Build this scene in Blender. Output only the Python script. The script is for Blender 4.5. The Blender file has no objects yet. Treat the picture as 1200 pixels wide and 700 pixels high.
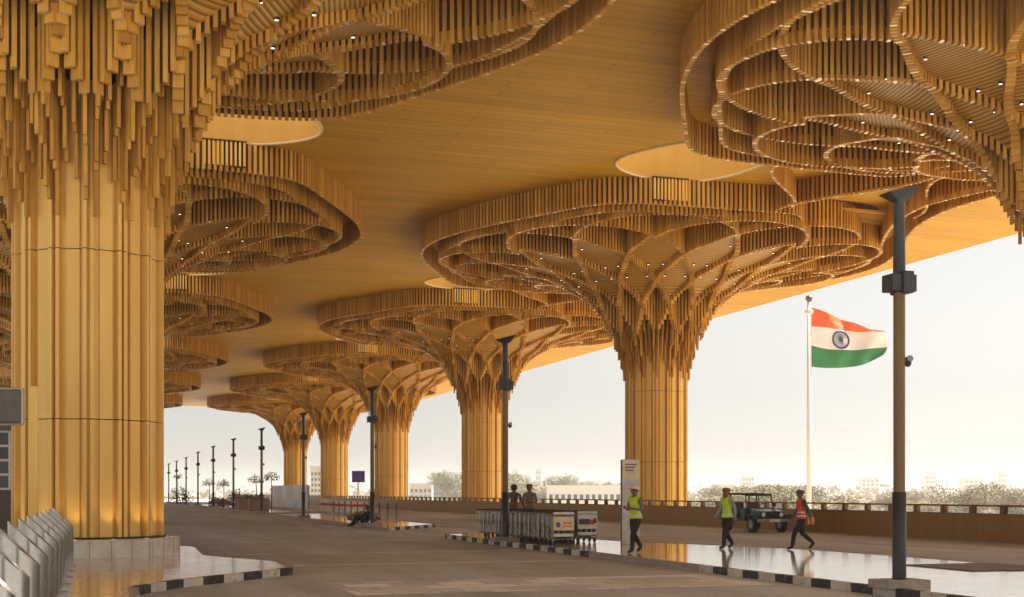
import bpy, bmesh, math, random
from mathutils import Vector, Matrix
from mathutils.geometry import tessellate_polygon
R = math.radians
PI = math.pi
rnd = random.Random(7)
sc = bpy.context.scene
COL = sc.collection

# ------------------------------------------------------------------ camera
THETA = math.atan2(495.0, 1500.0)
cam_d = bpy.data.cameras.new('camera')
cam = bpy.data.objects.new('camera', cam_d)
COL.objects.link(cam)
cam.location = (0, 0, 1.75)
cam.rotation_euler = (R(90), 0, -THETA)
cam_d.sensor_width = 36
cam_d.lens = 45
cam_d.shift_y = 227 / 1200
cam_d.clip_start = 0.1
cam_d.clip_end = 6000
sc.camera = cam

# ------------------------------------------------------------------ sky and sun
SUN_EL, SUN_AZ = 55.0, 91.0       # azimuth clockwise from +Y (the road direction)
world = bpy.data.worlds.new('World')
sc.world = world
world.use_nodes = True
wn = world.node_tree
for n in list(wn.nodes):
    wn.nodes.remove(n)
sky = wn.nodes.new('ShaderNodeTexSky')
sky.sky_type = 'NISHITA'
sky.sun_disc = False
sky.sun_elevation = R(SUN_EL)
sky.sun_rotation = R(SUN_AZ)
sky.air_density = 1.0
sky.dust_density = 1.2
sky.ozone_density = 1.0
hs = wn.nodes.new('ShaderNodeHueSaturation')
hs.inputs['Saturation'].default_value = 0.12
bg = wn.nodes.new('ShaderNodeBackground')
bg.inputs['Strength'].default_value = 0.05
wo = wn.nodes.new('ShaderNodeOutputWorld')
wn.links.new(sky.outputs['Color'], hs.inputs['Color'])
warm = wn.nodes.new('ShaderNodeMix')
warm.data_type = 'RGBA'
warm.blend_type = 'MULTIPLY'
_f = [k for k in warm.inputs if k.type == 'VALUE'][0]
_c = [k for k in warm.inputs if k.type == 'RGBA']
_f.default_value = 1.0
_c[1].default_value = (1.0, 0.965, 0.91, 1)
wn.links.new(hs.outputs['Color'], _c[0])
wn.links.new([k for k in warm.outputs if k.type == 'RGBA'][0], bg.inputs['Color'])
wn.links.new(bg.outputs['Background'], wo.inputs['Surface'])

sun_d = bpy.data.lights.new('sun', 'SUN')
sun_d.energy = 5.0
sun_d.angle = R(8)
sun_d.color = (1.0, 0.93, 0.82)
sun = bpy.data.objects.new('sun', sun_d)
COL.objects.link(sun)
sdir = Vector((math.sin(R(SUN_AZ)) * math.cos(R(SUN_EL)), math.cos(R(SUN_AZ)) * math.cos(R(SUN_EL)), math.sin(R(SUN_EL))))
sun.rotation_euler = (-sdir).to_track_quat('-Z', 'Y').to_euler()

sc.view_settings.view_transform = 'Standard'
sc.view_settings.look = 'None'
sc.view_settings.gamma = 1
sc.view_settings.use_curve_mapping = False
sc.view_settings.exposure = 1.6
sc.render.engine = 'CYCLES'
cy = sc.cycles
cy.max_bounces = 9
cy.diffuse_bounces = 6
cy.glossy_bounces = 4
cy.transmission_bounces = 4
cy.volume_bounces = 0
cy.caustics_reflective = False
cy.caustics_refractive = False
cy.sample_clamp_indirect = 6
cy.use_denoising = True
try:
    cy.denoiser = 'OPENIMAGEDENOISE'
except Exception:
    pass

# ------------------------------------------------------------------ materials
def new_mat(name):
    m = bpy.data.materials.new(name)
    m.use_nodes = True
    nt = m.node_tree
    return m, nt, nt.nodes['Principled BSDF']

def ramp(nt, fac, c0, c1, p0=0.0, p1=1.0):
    r = nt.nodes.new('ShaderNodeValToRGB')
    r.color_ramp.elements[0].position = p0
    r.color_ramp.elements[1].position = p1
    r.color_ramp.elements[0].color = (*c0, 1)
    r.color_ramp.elements[1].color = (*c1, 1)
    nt.links.new(fac, r.inputs['Fac'])
    return r.outputs['Color']

def noise(nt, scale, detail=4, vec=None, rough=0.5):
    n = nt.nodes.new('ShaderNodeTexNoise')
    n.inputs['Scale'].default_value = scale
    n.inputs['Detail'].default_value = detail
    n.inputs['Roughness'].default_value = rough
    if vec is not None:
        nt.links.new(vec, n.inputs['Vector'])
    return n.outputs['Fac']

def coords(nt, kind='Object', scale=(1, 1, 1), rot=(0, 0, 0)):
    t = nt.nodes.new('ShaderNodeTexCoord')
    mp = nt.nodes.new('ShaderNodeMapping')
    mp.inputs['Scale'].default_value = scale
    mp.inputs['Rotation'].default_value = rot
    nt.links.new(t.outputs[kind], mp.inputs['Vector'])
    return mp.outputs['Vector']

def mix(nt, fac, a, b, mode='MIX'):
    n = nt.nodes.new('ShaderNodeMix')
    n.data_type = 'RGBA'
    n.blend_type = mode
    for sock, v in ((n.inputs['Factor'], fac), (n.inputs['A'], a), (n.inputs['B'], b)):
        if hasattr(v, 'links') or isinstance(v, bpy.types.NodeSocket):
            nt.links.new(v, sock)
        elif isinstance(v, (int, float)):
            sock.default_value = v
        else:
            sock.default_value = (*v, 1)
    # RGBA sockets share names with float ones: link the colour ones
    return n

def mixc(nt, fac, a, b, mode='MIX'):
    n = nt.nodes.new('ShaderNodeMix')
    n.data_type = 'RGBA'
    n.blend_type = mode
    ins = [s for s in n.inputs if s.type == 'RGBA']
    f = [s for s in n.inputs if s.type == 'VALUE'][0]
    for sock, v in ((f, fac), (ins[0], a), (ins[1], b)):
        if isinstance(v, bpy.types.NodeSocket):
            nt.links.new(v, sock)
        elif isinstance(v, (int, float)):
            sock.default_value = v
        else:
            sock.default_value = (*v, 1)
    return [s for s in n.outputs if s.type == 'RGBA'][0]

def bump(nt, bsdf, height, strength=0.2, dist=0.02):
    b = nt.nodes.new('ShaderNodeBump')
    b.inputs['Strength'].default_value = strength
    b.inputs['Distance'].default_value = dist
    nt.links.new(height, b.inputs['Height'])
    nt.links.new(b.outputs['Normal'], bsdf.inputs['Normal'])

def simple(name, col, rough=0.5, metal=0.0, var=0.12, scale=6.0, spec=0.5):
    m, nt, b = new_mat(name)
    f = noise(nt, scale, 3, coords(nt))
    c = ramp(nt, f, tuple(x * (1 - var) for x in col), tuple(min(1, x * (1 + var)) for x in col), 0.3, 0.7)
    nt.links.new(c, b.inputs['Base Color'])
    b.inputs['Roughness'].default_value = rough
    b.inputs['Metallic'].default_value = metal
    b.inputs['Specular IOR Level'].default_value = spec
    return m

def emis(name, col, strength):
    m, nt, b = new_mat(name)
    b.inputs['Base Color'].default_value = (*col, 1)
    b.inputs['Emission Color'].default_value = (*col, 1)
    b.inputs['Emission Strength'].default_value = strength
    return m

M = {}

def mat_slat():
    m, nt, b = new_mat('timber_slat')
    g = nt.nodes.new('ShaderNodeNewGeometry')
    c = ramp(nt, g.outputs['Random Per Island'], (0.48, 0.225, 0.03), (0.73, 0.40, 0.075))
    f = noise(nt, 3.0, 4, coords(nt, 'Object', (6, 6, 0.6)))
    c2 = mixc(nt, 0.5, c, ramp(nt, f, (0.7, 0.7, 0.7), (1.15, 1.15, 1.15), 0.3, 0.7), 'MULTIPLY')
    nt.links.new(c2, b.inputs['Base Color'])
    b.inputs['Roughness'].default_value = 0.45
    b.inputs['Specular IOR Level'].default_value = 0.25
    return m
M['slat'] = mat_slat()
M['tip'] = simple('slat_tip_glint', (0.85, 0.72, 0.45), 0.3, 0.3)  # cream paints the bright look of lit slat ends
M['backing'] = simple('gap_shade_backing', (0.10, 0.042, 0.008), 0.7)  # shade between the slats put into the colour
M['cavity'] = simple('cavity_shade', (0.09, 0.045, 0.013), 0.8)  # shade of the hollow capitals painted as dark brown

def mat_gold(name, c0, c1, rough, metal):
    m, nt, b = new_mat(name)
    f = noise(nt, 0.7, 5, coords(nt, 'Object', (3, 3, 0.35)))
    c = ramp(nt, f, c0, c1, 0.3, 0.7)
    nt.links.new(c, b.inputs['Base Color'])
    fr = noise(nt, 4, 3, coords(nt, 'Object', (8, 8, 0.5)))
    rr = nt.nodes.new('ShaderNodeMapRange')
    rr.inputs['To Min'].default_value = rough - 0.07
    rr.inputs['To Max'].default_value = rough + 0.07
    nt.links.new(fr, rr.inputs['Value'])
    nt.links.new(rr.outputs['Result'], b.inputs['Roughness'])
    b.inputs['Metallic'].default_value = metal
    return m
M['gold'] = mat_gold('gold_cladding', (0.82, 0.49, 0.115), (0.9, 0.57, 0.155), 0.43, 0.22)
M['goldsmooth'] = mat_gold('smooth_gold_panel', (0.70, 0.37, 0.06), (0.76, 0.42, 0.08), 0.45, 0.1)
M['goldparapet'] = mat_gold('parapet_cladding', (0.26, 0.12, 0.008), (0.32, 0.155, 0.012), 0.42, 0.3)

def mat_soffit():
    m, nt, b = new_mat('soffit_boards')
    v = coords(nt, 'Object', (1, 1, 1))
    br = nt.nodes.new('ShaderNodeTexBrick')
    nt.links.new(v, br.inputs['Vector'])
    br.inputs['Color1'].default_value = (0.62, 0.325, 0.014, 1)
    br.inputs['Color2'].default_value = (0.69, 0.365, 0.02, 1)
    br.inputs['Mortar'].default_value = (0.4, 0.2, 0.01, 1)
    br.inputs['Scale'].default_value = 1.0
    br.inputs['Brick Width'].default_value = 6.0
    br.inputs['Row Height'].default_value = 0.6
    br.inputs['Mortar Size'].default_value = 0.02
    br.inputs['Mortar Smooth'].default_value = 0.3
    f = noise(nt, 0.5, 5, coords(nt, 'Object', (0.25, 2.2, 1)))
    c = mixc(nt, 0.55, br.outputs['Color'], ramp(nt, f, (0.78, 0.76, 0.72), (1.1, 1.1, 1.1), 0.3, 0.7), 'MULTIPLY')
    f2 = noise(nt, 0.07, 2, v)
    c = mixc(nt, 0.5, c, ramp(nt, f2, (0.85, 0.85, 0.8), (1.08, 1.08, 1.08), 0.35, 0.65), 'MULTIPLY')
    nt.links.new(c, b.inputs['Base Color'])
    b.inputs['Roughness'].default_value = 0.55
    b.inputs['Specular IOR Level'].default_value = 0.2
    return m
M['soffit'] = mat_soffit()

def mat_panel():
    m, nt, b = new_mat('ribbed_cell_panel')
    w = nt.nodes.new('ShaderNodeTexWave')
    w.wave_type = 'BANDS'
    w.bands_direction = 'X'
    w.wave_profile = 'SIN'
    w.inputs['Scale'].default_value = 2.3
    w.inputs['Distortion'].default_value = 0
    nt.links.new(coords(nt), w.inputs['Vector'])
    c = ramp(nt, w.outputs['Fac'], (0.22, 0.10, 0.014), (0.52, 0.27, 0.035), 0.1, 0.45)
    nt.links.new(c, b.inputs['Base Color'])
    bump(nt, b, w.outputs['Fac'], 0.5, 0.03)
    b.inputs['Roughness'].default_value = 0.45
    return m
M['panel'] = mat_panel()
M['downlight'] = emis('downlight_lens', (1.0, 0.85, 0.6), 1.2)

def mat_road(name, c0, c1, joint=True):
    m, nt, b = new_mat(name)
    v = coords(nt)
    f = noise(nt, 0.12, 6, coords(nt, 'Object', (1.6, 0.7, 1)), 0.65)
    c = ramp(nt, f, c0, c1, 0.38, 0.62)
    f2 = noise(nt, 9, 6, v, 0.7)
    c = mixc(nt, 0.7, c, ramp(nt, f2, (0.72, 0.72, 0.72), (1.2, 1.2, 1.2), 0.3, 0.7), 'MULTIPLY')
    f3 = noise(nt, 0.6, 4, coords(nt, 'Object', (1.2, 0.12, 1)))
    c = mixc(nt, 0.6, c, ramp(nt, f3, (0.74, 0.73, 0.72), (1.08, 1.08, 1.08), 0.4, 0.6), 'MULTIPLY')
    if joint:
        br = nt.nodes.new('ShaderNodeTexBrick')
        nt.links.new(coords(nt, 'Object', (1, 1, 1), (0, 0, 0)), br.inputs['Vector'])
        br.inputs['Color1'].default_value = (1, 1, 1, 1)
        br.inputs['Color2'].default_value = (0.82, 0.82, 0.82, 1)
        br.inputs['Mortar'].default_value = (0.55, 0.55, 0.55, 1)
        br.inputs['Scale'].default_value = 1.0
        br.inputs['Brick Width'].default_value = 0.9
        br.inputs['Row Height'].default_value = 0.45
        br.inputs['Mortar Size'].default_value = 0.012
        c = mixc(nt, 0.55, c, br.outputs['Color'], 'MULTIPLY')
    nt.links.new(c, b.inputs['Base Color'])
    bump(nt, b, f2, 0.35, 0.01)
    rr = nt.nodes.new('ShaderNodeMapRange')
    rr.inputs['To Min'].default_value = 0.5
    rr.inputs['To Max'].default_value = 0.75
    nt.links.new(f, rr.inputs['Value'])
    nt.links.new(rr.outputs['Result'], b.inputs['Roughness'])
    b.inputs['Specular IOR Level'].default_value = 0.35
    return m
M['road'] = mat_road('paved_road', (0.40, 0.425, 0.45), (0.57, 0.605, 0.64))
M['deckfar'] = mat_road('far_ground', (0.42, 0.36, 0.27), (0.52, 0.45, 0.34), False)

def mat_crossing():
    m, nt, b = new_mat('crossing_blocks')
    ch = nt.nodes.new('ShaderNodeTexBrick')
    nt.links.new(coords(nt), ch.inputs['Vector'])
    ch.inputs['Color1'].default_value = (0.40, 0.41, 0.42, 1)
    ch.inputs['Color2'].default_value = (0.8, 0.81, 0.81, 1)
    ch.inputs['Mortar'].default_value = (0.15, 0.13, 0.11, 1)
    ch.inputs['Scale'].default_value = 1
    ch.inputs['Brick Width'].default_value = 0.9
    ch.inputs['Row Height'].default_value = 0.75
    ch.inputs['Mortar Size'].default_value = 0.01
    ch.inputs['Bias'].default_value = 0.25
    f = noise(nt, 8, 5, coords(nt))
    c = mixc(nt, 0.6, ch.outputs['Color'], ramp(nt, f, (0.75, 0.75, 0.75), (1.15, 1.15, 1.15), 0.3, 0.7), 'MULTIPLY')
    nt.links.new(c, b.inputs['Base Color'])
    b.inputs['Roughness'].default_value = 0.6
    return m
M['crossing'] = mat_crossing()

def mat_granite(name, c0, c1, rough, bw=1.2, rh=0.6):
    m, nt, b = new_mat(name)
    br = nt.nodes.new('ShaderNodeTexBrick')
    nt.links.new(coords(nt), br.inputs['Vector'])
    br.inputs['Color1'].default_value = (*c0, 1)
    br.inputs['Color2'].default_value = (*c1, 1)
    br.inputs['Mortar'].default_value = (*[x * 0.5 for x in c0], 1)
    br.inputs['Scale'].default_value = 1
    br.inputs['Brick Width'].default_value = bw
    br.inputs['Row Height'].default_value = rh
    br.inputs['Mortar Size'].default_value = 0.006
    f = noise(nt, 2.2, 8, coords(nt), 0.7)
    c = mixc(nt, 0.6, br.outputs['Color'], ramp(nt, f, (0.7, 0.68, 0.66), (1.08, 1.08, 1.08), 0.35, 0.6), 'MULTIPLY')
    nt.links.new(c, b.inputs['Base Color'])
    f2 = noise(nt, 2.6, 6, coords(nt), 0.65)
    rr = nt.nodes.new('ShaderNodeMapRange')
    rr.inputs['To Min'].default_value = rough - 0.05
    rr.inputs['To Max'].default_value = rough + 0.07
    nt.links.new(f2, rr.inputs['Value'])
    nt.links.new(rr.outputs['Result'], b.inputs['Roughness'])
    return m
M['walk'] = mat_granite('polished_granite', (0.62, 0.57, 0.5), (0.7, 0.64, 0.56), 0.085)
M['marble'] = mat_granite('pale_marble', (0.5, 0.45, 0.39), (0.57, 0.52, 0.45), 0.13, 1.0, 1.0)
M['plinth'] = mat_granite('white_plinth_marble', (0.7, 0.67, 0.61), (0.76, 0.73, 0.67), 0.22, 3.0, 3.0)
M['kerb_w'] = simple('white_kerb_paint', (0.7, 0.64, 0.55), 0.6, 0, 0.2, 9)
M['kerb_k'] = simple('black_kerb_paint', (0.025, 0.022, 0.02), 0.55, 0, 0.3, 9)
def mat_worn(name, col, under):
    m, nt, b = new_mat(name)
    f = noise(nt, 5.5, 8, coords(nt), 0.72)
    c = ramp(nt, f, col, under, 0.54, 0.62)
    f2 = noise(nt, 1.1, 5, coords(nt), 0.6)
    c = mixc(nt, 0.75, c, ramp(nt, f2, (0.6, 0.57, 0.53), (1.1, 1.1, 1.1), 0.35, 0.65), 'MULTIPLY')
    nt.links.new(c, b.inputs['Base Color'])
    b.inputs['Roughness'].default_value = 0.65
    return m
M['kerb_w'] = mat_worn('white_kerb_paint', (0.66, 0.61, 0.53), (0.3, 0.27, 0.23))
M['kerb_k'] = mat_worn('black_kerb_paint', (0.022, 0.02, 0.018), (0.14, 0.125, 0.11))
M['kerb_g'] = simple('grey_kerb_stone', (0.34, 0.29, 0.24), 0.65, 0, 0.2, 9)
M['ramp'] = simple('dark_ramp_paving', (0.12, 0.1, 0.085), 0.6, 0, 0.25, 5)
M['steel'] = simple('brushed_steel', (0.34, 0.315, 0.285), 0.24, 1.0, 0.08, 14)
M['steeldull'] = simple('trolley_steel', (0.34, 0.31, 0.285), 0.42, 0.7, 0.2, 14)
M['charcoal'] = simple('charcoal_metal', (0.035, 0.033, 0.032), 0.4, 0.4)
M['polegold'] = mat_gold('pole_gold', (0.14, 0.08, 0.028), (0.18, 0.105, 0.038), 0.36, 0.6)
M['black'] = simple('black_rubber', (0.018, 0.017, 0.017), 0.6)
M['white'] = simple('white_paint', (0.75, 0.73, 0.69), 0.5)
M['cream'] = simple('cream_board', (0.8, 0.66, 0.42), 0.5)
M['orange'] = simple('orange_print', (0.75, 0.26, 0.04), 0.5)
M['blue'] = simple('blue_print', (0.05, 0.1, 0.35), 0.5)
M['red'] = simple('red_print', (0.6, 0.04, 0.03), 0.5)
M['slate'] = simple('slate_print', (0.05, 0.07, 0.08), 0.5)
M['totem'] = simple('totem_panel', (0.55, 0.51, 0.47), 0.35, 0.2)
M['signgrey'] = simple('sign_grey', (0.12, 0.1, 0.085), 0.45)
M['teal'] = simple('teal_paint', (0.013, 0.065, 0.07), 0.25, 0.2)
M['green'] = simple('green_decal', (0.05, 0.35, 0.1), 0.35)
M['glass'] = simple('dark_glass', (0.05, 0.05, 0.045), 0.08, 0.0)
M['lens'] = simple('headlamp_lens', (0.8, 0.8, 0.78), 0.12)
M['seat'] = simple('vinyl_seat', (0.08, 0.06, 0.05), 0.6)
M['skin'] = simple('skin', (0.24, 0.11, 0.06), 0.5)
M['hair'] = simple('black_hair', (0.012, 0.01, 0.01), 0.5)
M['navy'] = simple('dark_trousers', (0.012, 0.012, 0.015), 0.8)
M['shirt_grey'] = simple('grey_shirt', (0.16, 0.15, 0.15), 0.8)
M['shirt_check'] = simple('pale_blue_shirt', (0.3, 0.33, 0.42), 0.8, 0, 0.5, 30)
M['shirt_teal'] = simple('teal_shirt', (0.03, 0.10, 0.11), 0.8)
M['khaki'] = simple('khaki_uniform', (0.13, 0.085, 0.045), 0.8, 0, 0.35, 20)
M['khaki2'] = simple('mottled_uniform', (0.2, 0.14, 0.07), 0.8, 0, 0.55, 25)
M['hivis'] = simple('yellow_vest', (0.55, 0.72, 0.02), 0.6)
M['redvest'] = simple('red_vest', (0.75, 0.05, 0.02), 0.6)
M['reflect'] = simple('silver_tape', (0.62, 0.62, 0.58), 0.35)
M['helmet'] = simple('cream_helmet', (0.72, 0.62, 0.5), 0.35)
M['shoe'] = simple('black_shoe', (0.02, 0.018, 0.016), 0.5)
M['saffron'] = simple('saffron_cloth', (0.86, 0.13, 0.02), 0.75, 0, 0.08, 0.6)
M['flagwhite'] = simple('white_cloth', (0.85, 0.8, 0.76), 0.75, 0, 0.06, 0.6)
M['flaggreen'] = simple('green_cloth', (0.03, 0.22, 0.06), 0.75, 0, 0.2, 0.6)
M['chakra'] = simple('navy_cloth', (0.04, 0.04, 0.16), 0.7)
M['palebuild'] = simple('pale_render', (0.55, 0.5, 0.45), 0.8, 0, 0.15, 0.2)
M['greybuild'] = simple('grey_render', (0.28, 0.26, 0.25), 0.8, 0, 0.15, 0.2)
M['window'] = simple('dark_window', (0.07, 0.07, 0.07), 0.3)
M['purple'] = simple('purple_sign', (0.07, 0.04, 0.2), 0.5)
M['pot'] = simple('clay_planter', (0.35, 0.27, 0.18), 0.8)
M['bark'] = simple('bark', (0.12, 0.085, 0.055), 0.9)
M['flower'] = simple('red_petals', (0.6, 0.03, 0.04), 0.6)

def mat_leaf(name, c0, c1):
    m, nt, b = new_mat(name)
    g = nt.nodes.new('ShaderNodeNewGeometry')
    c = ramp(nt, g.outputs['Random Per Island'], c0, c1)
    nt.links.new(c, b.inputs['Base Color'])
    b.inputs['Roughness'].default_value = 0.7
    b.inputs['Specular IOR Level'].default_value = 0.2
    return m
M['leaf'] = mat_leaf('olive_leaves', (0.17, 0.16, 0.085), (0.3, 0.27, 0.165))  # olive lightened to carry part of the far haze
M['leafpale'] = mat_leaf('pale_leaves', (0.3, 0.28, 0.15), (0.46, 0.41, 0.26))
M['leafgreen'] = mat_leaf('fresh_leaves', (0.04, 0.09, 0.015), (0.14, 0.2, 0.03))
M['leafdry'] = mat_leaf('dusty_hazed_leaves', (0.26, 0.225, 0.135), (0.4, 0.345, 0.23))  # dry dusty tone, made paler with distance haze painted in

# ------------------------------------------------------------------ mesh helpers
class MB:
    """collects boxes, prisms, tubes and lathes into ONE mesh"""
    def __init__(s):
        s.v, s.f, s.m, s.mats = [], [], [], []
    def mi(s, mat):
        if mat not in s.mats:
            s.mats.append(mat)
        return s.mats.index(mat)
    def face(s, pts, mat):
        n = len(s.v)
        s.v += [tuple(p) for p in pts]
        s.f.append(tuple(range(n, n + len(pts))))
        s.m.append(s.mi(mat))
    def add(s, vs, fs, mat):
        n = len(s.v)
        s.v += [tuple(p) for p in vs]
        k = s.mi(mat)
        for f in fs:
            s.f.append(tuple(i + n for i in f))
            s.m.append(k)
    def box(s, lo, hi, mat, mtx=None):
        x0, y0, z0 = lo
        x1, y1, z1 = hi
        vs = [Vector(p) for p in ((x0, y0, z0), (x1, y0, z0), (x1, y1, z0), (x0, y1, z0), (x0, y0, z1), (x1, y0, z1), (x1, y1, z1), (x0, y1, z1))]
        if mtx is not None:
            vs = [mtx @ p for p in vs]
        s.add(vs, [(0, 3, 2, 1), (4, 5, 6, 7), (0, 1, 5, 4), (1, 2, 6, 5), (2, 3, 7, 6), (3, 0, 4, 7)], mat)
    def bbox(s, lo, hi, mat, b=0.02, mtx=None):
        """bevelled box"""
        bm = bmesh.new()
        bmesh.ops.create_cube(bm, size=1)
        for v in bm.verts:
            v.co = Vector([(lo[i] + hi[i]) / 2 + v.co[i] * (hi[i] - lo[i]) for i in range(3)])
        bmesh.ops.bevel(bm, geom=bm.edges[:], offset=b, segments=2, affect='EDGES', profile=0.5)
        if mtx is not None:
            bmesh.ops.transform(bm, matrix=mtx, verts=bm.verts)
        bm.verts.index_update()
        s.add([v.co.copy() for v in bm.verts], [[v.index for v in f.verts] for f in bm.faces], mat)
        bm.free()
    def slat(s, x, y, tx, ty, w, d, z0, z1, mat, tip=None):
        nx, ny = -ty, tx
        a, b = w / 2, d / 2
        cs = [(x - tx * a - nx * b, y - ty * a - ny * b), (x + tx * a - nx * b, y + ty * a - ny * b),
              (x + tx * a + nx * b, y + ty * a + ny * b), (x - tx * a + nx * b, y - ty * a + ny * b)]
        n = len(s.v)
        s.v += [(px, py, z0) for px, py in cs] + [(px, py, z1) for px, py in cs]
        k = s.mi(mat)
        for f in ((0, 1, 5, 4), (1, 2, 6, 5), (2, 3, 7, 6), (3, 0, 4, 7)):
            s.f.append(tuple(i + n for i in f))
            s.m.append(k)
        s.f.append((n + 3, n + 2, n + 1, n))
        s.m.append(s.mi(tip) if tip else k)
    def prism(s, poly, z0, z1, mat, top=None):
        n = len(poly)
        vs = [(p[0], p[1], z0) for p in poly] + [(p[0], p[1], z1) for p in poly]
        s.add(vs, [(i, (i + 1) % n, n + (i + 1) % n, n + i) for i in range(n)] + [tuple(range(n))[::-1]], mat)
        s.face([(p[0], p[1], z1) for p in poly], top or mat)
    def tube(s, pts, r, mat, seg=8, cap=True):
        pts = [Vector(p) for p in pts]
        rs = r if isinstance(r, (list, tuple)) else [r] * len(pts)
        vs, fs = [], []
        prev = None
        for i, p in enumerate(pts):
            d = (pts[min(i + 1, len(pts) - 1)] - pts[max(i - 1, 0)]).normalized()
            if prev is None:
                ref = Vector((0, 0, 1)) if abs(d.z) < 0.9 else Vector((1, 0, 0))
                a = d.cross(ref).normalized()
            else:
                a = (prev - d * prev.dot(d)).normalized()
            prev = a
            b = d.cross(a)
            for k in range(seg):
                t = 2 * PI * k / seg
                vs.append(p + (a * math.cos(t) + b * math.sin(t)) * rs[i])
        for i in range(len(pts) - 1):
            for k in range(seg):
                fs.append((i * seg + k, i * seg + (k + 1) % seg, (i + 1) * seg + (k + 1) % seg, (i + 1) * seg + k))
        if cap:
            fs.append(tuple(range(seg))[::-1])
            fs.append(tuple(range((len(pts) - 1) * seg, len(pts) * seg)))
        s.add(vs, fs, mat)
    def lathe(s, prof, mat, seg=24, mtx=None, a0=0, a1=2 * PI):
        full = abs(a1 - a0 - 2 * PI) < 1e-6
        n = seg if full else seg + 1
        vs = []
        for r, z in prof:
            for k in range(n):
                t = a0 + (a1 - a0) * k / seg
                p = Vector((r * math.cos(t), r * math.sin(t), z))
                vs.append(mtx @ p if mtx is not None else p)
        fs = []
        for i in range(len(prof) - 1):
            for k in range(seg):
                j = (k + 1) % n
                fs.append((i * n + k, i * n + j, (i + 1) * n + j, (i + 1) * n + k))
        s.add(vs, fs, mat)
    def mesh(s, name, smooth=False):
        me = bpy.data.meshes.new(name)
        me.from_pydata(s.v, [], s.f)
        for mt in s.mats:
            me.materials.append(mt)
        me.polygons.foreach_set('material_index', s.m)
        if smooth:
            me.polygons.foreach_set('use_smooth', [True] * len(s.f))
        me.update()
        return me
    def build(s, name, parent=None, smooth=False, loc=None):
        return place(name, s.mesh(name, smooth), parent, loc)

def smooth_angle(o, deg=40):
    """shade smooth but keep sharp edges"""
    me = o.data if hasattr(o, 'data') else o
    bm = bmesh.new()
    bm.from_mesh(me)
    bmesh.ops.remove_doubles(bm, verts=bm.verts, dist=1e-4)
    for f in bm.faces:
        f.smooth = True
    for e in bm.edges:
        e.smooth = e.calc_face_angle(3.0) < R(deg)
    bm.to_mesh(me)
    bm.free()
    return o

def place(name, me, parent=None, loc=None, rotz=0):
    o = bpy.data.objects.new(name, me)
    COL.objects.link(o)
    if parent:
        o.parent = parent
    if loc:
        o.location = loc
    if rotz:
        o.rotation_euler = (0, 0, rotz)
    return o

def tag(o, label=None, cat=None, group=None, kind=None):
    if label:
        o['label'] = label
    if cat:
        o['category'] = cat
    if group:
        o['group'] = group
    if kind:
        o['kind'] = kind
    return o

def thing(name, label, cat, loc=(0, 0, 0), rotz=0, group=None):
    o = bpy.data.objects.new(name, None)
    COL.objects.link(o)
    o.location = loc
    o.rotation_euler = (0, 0, rotz)
    o.empty_display_size = 0.3
    return tag(o, label, cat, group)

def dup(root, loc, rotz=0, label=None, group=None, scale=None):
    def rec(o, parent):
        c = o.copy()
        COL.objects.link(c)
        if parent:
            c.parent = parent
        for ch in kids[o]:
            rec(ch, c)
        return c
    kids = {}
    def collect(o):
        kids[o] = list(o.children)
        for ch in kids[o]:
            collect(ch)
    collect(root)
    r = rec(root, None)
    r.location = loc
    r.rotation_euler = (0, 0, rotz)
    if scale:
        r.scale = scale
    if label:
        r['label'] = label
    if group:
        r['group'] = group
    return r

# ------------------------------------------------------------------ the setting: ground, road, islands
def sheet(name, poly, z, mat, kind='structure', thick=None):
    b = MB()
    if thick:
        b.prism(poly, z - thick, z, mat)
    else:
        b.face([(p[0], p[1], z) for p in poly], mat)
    o = b.build(name)
    tag(o, kind=kind)
    return o

sheet('ground', [(-2500, -2500), (2500, -2500), (2500, 3500), (-2500, 3500)], -7.0, M['deckfar'])
sheet('road', [(-90, -60), (30.6, -60), (30.6, 330), (-90, 330)], 0.0, M['road'], thick=1.2)
sheet('crossing_strip', [(4.3, 21.4), (12.3, 21.4), (12.3, 24.6), (4.3, 24.6)], 0.004, M['crossing'])
sheet('crossing_strip', [(19.9, 21.4), (29.9, 21.4), (29.9, 24.6), (19.9, 24.6)], 0.004, M['crossing'])

for u_, c_ in ((30.4, 0), (36.2, 0), (45.0, 0)):
    sheet('paving_band', [(3.6, u_), (12.2, u_), (12.2, u_ + 0.45), (3.6, u_ + 0.45)], 0.004, M['crossing'])

def round_poly(poly, rad, seg=5):
    out = []
    n = len(poly)
    for i in range(n):
        p = Vector(poly[i][:2])
        a = Vector(poly[i - 1][:2])
        c = Vector(poly[(i + 1) % n][:2])
        r = rad if len(poly[i]) < 3 else poly[i][2]
        r = min(r, (a - p).length * 0.45, (c - p).length * 0.45)
        p0 = p + (a - p).normalized() * r
        p1 = p + (c - p).normalized() * r
        for k in range(seg + 1):
            t = k / seg
            out.append(((1 - t) ** 2 * p0 + 2 * t * (1 - t) * p + t * t * p1))
    return out

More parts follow.
